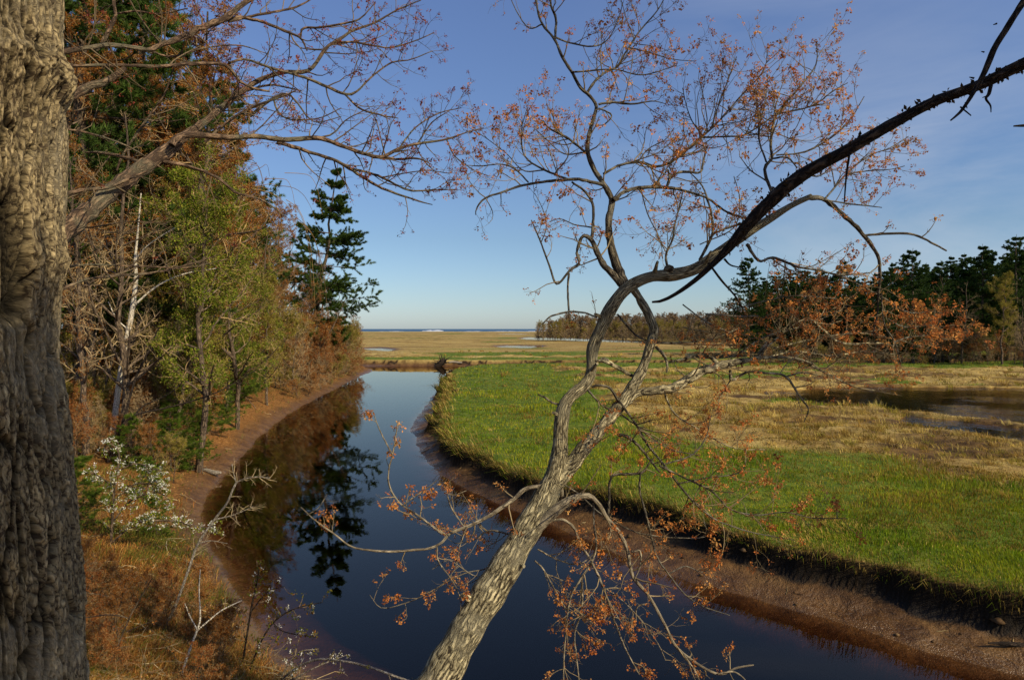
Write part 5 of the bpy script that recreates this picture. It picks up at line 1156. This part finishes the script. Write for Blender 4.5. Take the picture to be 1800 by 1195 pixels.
def far_wood():
    R=random.Random(44)
    K=Kind(lambda v: mk_decid('far_tree',14,600+v,(0.27,0.19,0.125) if v<3 else (0.32,0.22,0.14),None,0.1,n1=54,low=0.02,spread=0.26,leafn=0,extra=True,rmin=0.045,dens=1.35,r0=0.006))
    n=0
    for row in range(4):
        for px in np.arange(942+row*10,1420,8.0):
            d=330+row*18-0.10*(px-942)+R.uniform(-8,8)
            if row==0 and px>1380: continue
            t=min(1,(px-930)/70); sc=(0.40+0.42*t)*R.uniform(0.85,1.1)*(1+0.0*row)
            if px>1250: sc*=1.12
            x,y=at(px+R.uniform(-4,4),d); K.put(n%4,x,y,(sc*1.15,sc*1.15,sc),None,'leafless brown tree in the low wood at the far side of the marsh','far brown wood',z=0.9); n+=1
    for px in np.arange(948,1400,7.0):
        d=318-0.10*(px-942)+R.uniform(-6,6); x,y=at(px+R.uniform(-4,4),d); K_bush.put((3,2)[n%2],x,y,R.uniform(1.6,2.6),None,'low brown thicket bush at the foot of the far wood','thicket at the foot of the far wood','bush',z=0.9); n+=1
    for px,sc in ((1096,0.40),(1270,0.44),(1120,0.36)):
        x,y=at(px,325); K_pine.put(0,x,y,(sc*0.7,sc*0.7,sc*1.25),None,'dark conifer tip standing above the far brown wood','conifers in the far wood',z=0.9)
    for px,d,sc in ((1165,322,0.62),(1330,300,0.6)):
        x,y=at(px,d); K_grn.put(0,x,y,(sc*1.3,sc*1.3,sc*1.15),None,'pale green leafing tree in the far brown wood','leafing trees in the far wood',z=0.9)
far_wood()

# ------------------------------------------------------------------ shrubs and small trees in the foreground
def traced_shrub(name,label,cat,stems,mat,twc,leafc=None,lsize=0.03,per_m=9,tlen=0.22,flowers=None,fsize=0.025,fshare=0.5,basepx=None,seed=0,up=0.05,ln=2,group=None):
    rs=np.random.default_rng(seed); bx,by,bz=ghit(*basepx); base=np.array([bx,by,bz])
    root=empty(name,base,label,cat,group)
    st=Geo(); tw=Geo(); lf=Geo(); fl=Geo()
    for pts,d0,d1,den in stems:
        P,R=path(pts,by*d0,by*d1,rs=rs); tubes(st,P,R,8)
        P2,R2,L=resam(P,R); c=max(2,int(L*per_m*den))
        if den<=0: continue
        A,RA=spawn(P2[None],np.minimum(R2,0.01)[None],c,0.15,1.0,(52,16),labs=tlen,up=up,wig=0.18,rf=0.6,n=6,rmin=0.0025,taper=0.3,rs=rs)
        B,RB=spawn(A,RA,4,0.2,1.0,(45,15),lenf=0.5,up=up,wig=0.2,rf=0.6,n=5,rmin=0.002,rs=rs)
        tubes(tw,A,RA,4,pal([twc],len(A),rs,0.2)); tubes(tw,B,RB,3,pal([twc],len(B),rs,0.2))
        if leafc is not None:
            pa,_=along(B,ln,rs,0.3,1.0); leaves(lf,pa,lsize,pal(leafc,len(pa)*2,rs,0.2),2,lsize*0.4,rs,0.2)
        if flowers is not None:
            pa=np.concatenate([B[:,-1][rs.random(len(B))<fshare],along(B,1,rs,0.4,1)[0][rs.random(len(B))<fshare*0.7]])
            if len(pa): leaves(fl,pa,fsize,pal(flowers,len(pa)*6,rs,0.06),6,fsize*0.5,rs,-0.2,aspect=0.5)
    st.build('stem',mat,root,base)
    if tw.n: setp(tw.build('twigs',M_TWIG,root,base),kind='stuff')
    if lf.n: setp(lf.build('leaves',M_LEAF,root,base,smooth=False),kind='stuff')
    if fl.n: setp(fl.build('flowers',M_PETAL,root,base,smooth=False),kind='stuff')
    return root
WHITE=[(0.80,0.78,0.66),(0.74,0.72,0.55),(0.84,0.83,0.76)]
def shrubs():
    S=traced_shrub
    S('birch_tree','slender white birch with peeling bark leaning in front of the young pines','birch',
      [(W(190,800,15,200,745,15,206,700,14,213,650,14,222,600,13,230,560,13,236,520,12,239,490,11,238,455,8,243,400,4,248,340,3),1,1.0,0.25),
       (W(233,540,6,260,515,5,290,495,4,330,480,3,380,472,2),1,1.02,0.7),(W(226,580,4,205,560,3,190,530,2),1,1,0.6),(W(238,455,4,262,430,3,300,405,3,350,380,2),1,1,0.5)],
      M_BIRCH,(0.34,0.26,0.17),None,basepx=(192,795),seed=3,per_m=3,tlen=0.7)
    S('birch_tree','short pale birch stem leaning right above the bare earth bank','birch',
      [(W(326,640,8,338,610,8,350,575,8,362,540,7,372,505,5,380,470,3),1,1,0.3)],M_BIRCH,(0.34,0.26,0.17),None,basepx=(322,720),seed=4,per_m=2.5,tlen=0.9)
    S('birch_tree','pale crooked birch limb trunk in the middle of the green leaves','birch',
      [(W(250,520,8,270,450,8,277,400,9,279,360,8,282,330,5),1,1,0.3),(W(262,480,6,300,440,6,340,415,5,390,385,3,430,350,2),1,1,0.6)],M_BIRCH,(0.34,0.26,0.17),None,basepx=(245,690),seed=5,per_m=2,tlen=0.9)
    S('sapling','dark thin sapling leaning right, in front of the birch','sapling',
      [(W(190,812,7,205,775,7,215,745,7,228,700,6,240,660,6,255,630,5,268,600,4,280,575,2),1,1.02,0.6),(W(217,745,6,240,728,5,300,715,4,380,690,3,450,650,2),1,1.06,0.8),(W(212,775,6,228,745,5,250,715,4,300,690,3,340,650,2),1,1.05,0.8)],
      M_DARKB,(0.07,0.05,0.035),None,basepx=(188,815),seed=6,per_m=3,tlen=0.6)
    S('flowering_shrub','white flowering shrub on the slope beside the old trunk','shrub',
      [(W(195,960,7,198,900,6,202,850,5,210,800,4,195,780,3,180,790,2),1,0.98,1.0),(W(201,860,4,180,840,3,155,830,2),1,0.95,1.0),(W(204,830,4,240,815,3,290,830,2),1,1,1.4),(W(196,920,5,230,880,4,275,865,3,300,880,2),1,1,1.4),
       (W(195,955,5,240,920,4,300,915,4,350,925,3,385,930,2),1,1,1.5),(W(200,880,4,240,850,3,290,855,2),1,1,1.5)],
      M_GENB,(0.20,0.15,0.09),LGR,0.05,per_m=12,tlen=0.30,flowers=WHITE,fsize=0.042,fshare=0.36,basepx=(195,960),seed=7)
    S('bare_shrub','pale bare shrub with a fan of fine twigs over the dark water','shrub',
      [(W(296,1090,7,312,1055,7,330,1005,7,348,956,7,377,913,6,399,884,6,410,858,5,417,846,4),1,1.0,0.35),(W(410,860,4,420,845,3,450,838,3,475,840,2),1,1,2.6),(W(377,913,4,410,905,3,445,890,2),1,1,2.2),(W(415,848,3,410,830,2,408,815,2),1,1,1.2),(W(350,955,3,370,950,2,400,955,1.6),1,1,1.5)],
      M_DRIFT,(0.42,0.33,0.22),None,per_m=9,tlen=0.32,basepx=(292,1100),seed=8)
    S('flowering_shrub','dark stemmed shrub with small white flowers at the water edge','shrub',
      [(W(418,1220,6,424,1180,6,434,1117,5,443,1062,5,450,1030,4,458,990,3),1,1,1.0),(W(430,1200,5,457,1131,4,483,1091,4,519,1069,3,567,1058,2),1,1,1.2),(W(441,1075,3,470,1040,3,500,1030,2),1,1,1.0),(W(480,1094,3,500,1110,3,560,1120,2),1,1,1.0)],
      M_DARKB,(0.18,0.13,0.09),[(0.14,0.13,0.03),(0.20,0.10,0.03),(0.10,0.12,0.02)],0.05,per_m=9,tlen=0.25,flowers=WHITE,fsize=0.035,fshare=0.09,basepx=(420,1175),seed=9,ln=1)
    S('flowering_shrub','white dotted shrub low in the foreground reaching to the trunk foot','shrub',
      [(W(470,1240,6,500,1190,6,550,1160,6,600,1161,6,650,1172,6,700,1190,6,730,1200,5),1,0.9,0.25),(W(480,1215,4,520,1150,3,560,1140,2),1,1,1.2),(W(500,1200,4,560,1170,3,610,1150,2),1,1,0.8)],
      M_DRIFT,(0.30,0.24,0.16),[(0.16,0.14,0.03),(0.12,0.13,0.02)],0.035,per_m=9,tlen=0.22,flowers=WHITE,fsize=0.034,fshare=0.12,basepx=(470,1190),seed=10,ln=1)
    S('sapling','forked pale sapling on the reddish litter slope','sapling',
      [(W(314,1200,7,322,1175,7,334,1140,6,346,1108,5,352,1085,4,350,1040,3,352,1000,2),1,1,0.5),(W(346,1108,4,365,1092,4,390,1072,3,425,1055,2),1,1,0.7),(W(346,1105,4,335,1085,3,325,1060,2),1,1,0.5)],M_BIRCH,(0.26,0.20,0.13),ORG,0.03,per_m=5,tlen=0.25,basepx=(314,1192),seed=11,ln=1)
    S('sapling','thin brown sapling leaning right beside the old trunk','sapling',
      [(W(180,1195,4,200,1150,4,214,1117,4,230,1080,4,250,1045,3,268,1015,2),1,1,0.8),(W(225,1085,3,190,1080,3,150,1085,2),1,1,0.9),(W(222,1110,3,245,1100,2,270,1090,2),1,1,0.5)],M_GENB,(0.14,0.10,0.07),RED,0.03,per_m=6,tlen=0.25,basepx=(180,1193),seed=12,ln=1)
    # fine bare saplings in front of the wood
    for i,(px,py,px2,py2,lab) in enumerate([(150,760,215,560,'grey sapling leaning right beside the old trunk'),(175,700,160,520,'upright grey sapling behind the flowering shrub'),(240,720,300,540,'leaning bare sapling between birch and dark sapling'),(310,700,270,520,'bare sapling leaning back into the left wood'),(390,690,450,560,'bare sapling leaning out from the top of the bare bank'),(450,665,520,560,'bare sapling overhanging the middle of the bank'),(520,655,585,575,'bare sapling overhanging the far part of the bank')]):
        mx,my=(px+px2)/2+8,(py+py2)/2
        S('sapling',lab,'sapling',[(W(px,py+10,5,mx,my,4.5,px2,py2,3,px2+(px2-px)*0.35,py2-50,1.6),1,1.02,1.0)],M_GENB,(0.27,0.20,0.13),RED if i%2 else ORG,0.05,per_m=3,tlen=0.8,basepx=(px,py+10),seed=20+i,ln=1)
shrubs()

# ------------------------------------------------------------------ driftwood
def driftwood():
    rs=np.random.default_rng(6)
    d=106; bx,by=at(775,d); z0=gz(bx,by+3.5); base=np.array([bx,by+3.2,z0]); root=empty('driftwood_stump',base,'dark uprooted stump with spiky roots on the far creek bank','driftwood')
    g=Geo(); c=base+np.array([0,0,0.5])
    tubes(g,np.stack([c+np.array([-0.9,0.4,-0.55]),c+np.array([-.4,.2,-0.1]),c+np.array([0,0,0.25]),c+np.array([0.3,0,0.6])]),np.array([0.55,0.5,0.5,0.3]),12)
    g.build('stump',M_DARKB,root,base)
    g=Geo()
    for k in range(22):
        a=rs.uniform(0,6.28); e=rs.uniform(-0.1,1.4); L=rs.uniform(0.7,1.7); dd=np.array([math.cos(a)*math.cos(e),math.sin(a)*math.cos(e)*0.6,math.sin(e)])
        s=np.linspace(0,1,6)[:,None]; q=c+dd*L*s+0.12*rs.normal(size=(6,3))*s; tubes(g,q,np.linspace(0.14,0.03,6),6)
    g.build('roots',M_DARKB,root,base)
    g=Geo(); p0=np.array([bx+0.9,by+4.2,z0+0.55]); tubes(g,np.stack([p0+np.array([t*2.1,0.1*t,0.06*math.sin(t*5)]) for t in np.linspace(0,1,8)]),np.linspace(0.17,0.12,8),10,cap=True)
    setp(g.build('driftwood_log',M_DRIFT),'pale log lying beside the uprooted stump','driftwood')
    x,y,z=ghit(370,834); g=Geo()
    q=np.stack([np.array([x+t*1.1-0.65,y+0.25-0.35*t,z+0.10+0.05*math.sin(t*6)]) for t in np.linspace(0,1,12)]); rough_tube(g,q,np.interp(np.linspace(0,1,12),[0,0.25,0.8,1],[0.02,0.06,0.11,0.05]),12,0.2,9,rs)
    setp(g.build('driftwood_log',M_DRIFT),'short pale driftwood log on the left mud shore','driftwood')
    x,y,z=ghit(1770,1138); g=Geo()
    q=np.stack([np.array([x+t*1.3-0.35,y-0.20*t,z+0.05+0.015*math.sin(t*7)]) for t in np.linspace(0,1,12)]); rough_tube(g,q,np.interp(np.linspace(0,1,12),[0,0.2,0.7,1],[0.012,0.04,0.055,0.05]),10,0.2,9,rs)
    setp(g.build('driftwood_log',M_DARKB),'black waterlogged log on the mud at the lower right','driftwood')
    for i,(px,py,px2,py2,lab) in enumerate([(345,735,372,760,'pale fallen stick on the bare earth bank'),(420,690,450,720,'long thin fallen branch hanging down the earth bank'),(310,765,330,800,'grey fallen branch on the litter by the flowering shrub')]):
        a=np.array(ghit(px,py)); b=np.array(ghit(px2,py2)); g=Geo(); t=np.linspace(0,1,9)[:,None]
        q=a*(1-t)+b*t; q[:,2]=ground(q[:,0],q[:,1])+0.05; q[1:-1]+=rs.normal(size=(7,3))*0.03
        A,RA=spawn(q[None],np.linspace(0.03,0.012,9)[None],5,0.3,1,(40,10),labs=0.5,n=5,rmin=0.006,rs=rs)
        tubes(g,q,np.linspace(0.03,0.012,9),6); tubes(g,A,RA,4); setp(g.build('fallen_branch',M_DRIFT),lab,'branch')
driftwood()

# clods and flotsam on the mud
def clods():
    rs=np.random.default_rng(12); g=Geo(); K=3600
    f=rs.random(K); L=M_EDGE[8:]; seg=np.linalg.norm(np.diff(L,axis=0),axis=1); si=rs.choice(len(seg),K,p=(1/np.clip(L[:-1,1],9,80)*seg)/(1/np.clip(L[:-1,1],9,80)*seg).sum())
    b=L[si]*(1-f[:,None])+L[si+1]*f[:,None]; 
    q=b+rs.normal(size=(K,2))*np.array([1.2,1.2]); zz,_,mud,_,_,_,sm,dw=ground(q[:,0],q[:,1],True); keep=(mud>0.6)&(dw>0.15); q=q[keep]; zz=zz[keep]; K=len(q)
    ico=np.array([(0,0,1),(.9,0,.3),(.28,.85,.3),(-.72,.53,.3),(-.72,-.53,.3),(.28,-.85,.3),(0,0,-.5)]); fc=np.array([(0,1,2),(0,2,3),(0,3,4),(0,4,5),(0,5,1),(6,2,1),(6,3,2),(6,4,3),(6,5,4),(6,1,5)])
    s=(0.02+0.05*rs.random(K)**3)*np.where(rs.random(K)<0.10,2.4,1)
    V=(ico[None]*s[:,None,None]*(0.7+0.6*rs.random((K,7,1)))*np.array([1,1,0.6])+np.concatenate([q,zz[:,None]],1)[:,None]).reshape(-1,3)
    F=(fc[None]+np.arange(K)[:,None,None]*7).reshape(-1,3)
    g.add(V,F,np.repeat(pal([(0.05,0.03,0.02),(0.09,0.055,0.03),(0.14,0.09,0.05)],K,rs,0.2),7,0))
    setp(g.build('mud_clods',M_TWIG),'small clods of mud scattered below the bank','mud',None,'stuff')
    # stranded straw and sticks on the mud
    K=420; f=rs.random(K); si=rs.choice(len(seg),K,p=(1/np.clip(L[:-1,1],9,80)*seg)/(1/np.clip(L[:-1,1],9,80)*seg).sum()); b=L[si]*(1-f[:,None])+L[si+1]*f[:,None]; q=b+rs.normal(size=(K,2))*0.9
    zz,_,mud,_,_,_,sm,dw=ground(q[:,0],q[:,1],True); keep=(mud>0.6)&(dw>0.1)&(sm<-0.25); q=q[keep]; zz=zz[keep]; K=len(q)
    an=rs.uniform(0,6.28,K); ln=rs.uniform(0.05,0.32,K)*np.clip(q[:,1]/16,0.8,2); t=np.linspace(-0.5,0.5,5)
    X=q[:,0,None]+np.cos(an)[:,None]*ln[:,None]*t; Y=q[:,1,None]+np.sin(an)[:,None]*ln[:,None]*t; Z=ground(X.ravel(),Y.ravel()).reshape(X.shape)+0.012
    g=Geo(); tubes(g,np.stack([X,Y,Z],-1)+0.006*rs.normal(size=(K,5,3)),np.clip(q[:,1]/683*0.3,0.005,0.02)[:,None]*np.array([[0.6,1,1,0.9,0.5]]),4,pal([(0.36,0.26,0.13),(0.20,0.13,0.07),(0.06,0.04,0.03),(0.48,0.38,0.22)],K,rs,0.2))
    setp(g.build('wrack',M_TWIG),'stranded straw and sticks lying on the mud','wrack',None,'stuff')
clods()

# ------------------------------------------------------------------ sky, sun, camera
SUN_AZ=128.0; SUN_EL=36.0
def sky():
    w=bpy.data.worlds.new('World'); scene.world=w; w.use_nodes=True; nt=w.node_tree; nt.nodes.clear()
    out=nt.nodes.new('ShaderNodeOutputWorld'); bg=nt.nodes.new('ShaderNodeBackground'); bg.inputs['Strength'].default_value=0.12
    st=nt.nodes.new('ShaderNodeTexSky'); st.sky_type='NISHITA'; st.sun_disc=False; st.sun_elevation=D2R(SUN_EL); st.sun_rotation=D2R(SUN_AZ); st.altitude=0; st.air_density=1.0; st.dust_density=0.5; st.ozone_density=4.0
    tc=nt.nodes.new('ShaderNodeTexCoord'); v=tc.outputs['Generated']
    n=noise(nt,mapping(nt,v,(1.6,2.2,7.0)),1.0,6,0.6,0.8); n2=noise(nt,mapping(nt,v,(1.0,0.8,1.6)),1.3,2)
    sep=nt.nodes.new('ShaderNodeSeparateXYZ'); nt.links.new(v,sep.inputs[0])
    side=ramp(nt,sep.outputs[0],[(0.05,0.0),(0.5,1.0)])
    cl=mth(nt,'MULTIPLY',mth(nt,'MULTIPLY',ramp(nt,n,[(0.40,0),(0.72,1.0)]),ramp(nt,n2,[(0.35,0),(0.6,1)])),mth(nt,'MULTIPLY',side,0.42))
    tint=ramp(nt,sep.outputs[2],[(0.0,(0.82,0.91,1.10)),(0.05,(0.79,0.86,0.98)),(0.13,(0.78,0.82,0.88)),(0.30,(0.93,0.92,1.02)),(0.45,(1.04,1.0,1.14))])
    c=mixc(nt,cl,mixc(nt,1.0,st.outputs[0],tint,'MULTIPLY'),(5.4,5.7,6.3))
    nt.links.new(c,bg.inputs['Color']); nt.links.new(bg.outputs[0],out.inputs['Surface'])
sky()
def sun():
    l=bpy.data.lights.new('sun','SUN'); l.energy=5.0; l.angle=D2R(0.53); l.color=(1.0,0.86,0.62)
    o=bpy.data.objects.new('sun',l); COL.objects.link(o)
    a,e=D2R(SUN_AZ),D2R(SUN_EL); dv=Vector((math.sin(a)*math.cos(e),math.cos(a)*math.cos(e),math.sin(e)))
    o.rotation_euler=dv.to_track_quat('Z','Y').to_euler(); o.location=dv*60
sun()
cam=bpy.data.cameras.new('camera'); co=bpy.data.objects.new('camera',cam); COL.objects.link(co)
co.location=(0,0,CAMZ); co.rotation_euler=(math.pi/2,0,0); cam.lens=24; cam.sensor_width=36; cam.sensor_fit='HORIZONTAL'; cam.shift_y=-19.5/1800; cam.clip_start=0.05; cam.clip_end=60000
scene.camera=co
vs=scene.view_settings; vs.view_transform='Standard'; vs.look='None'; vs.exposure=0.0; vs.gamma=1.0
scene.cycles.max_bounces=6; scene.cycles.transparent_max_bounces=8; scene.cycles.diffuse_bounces=2; scene.cycles.glossy_bounces=3
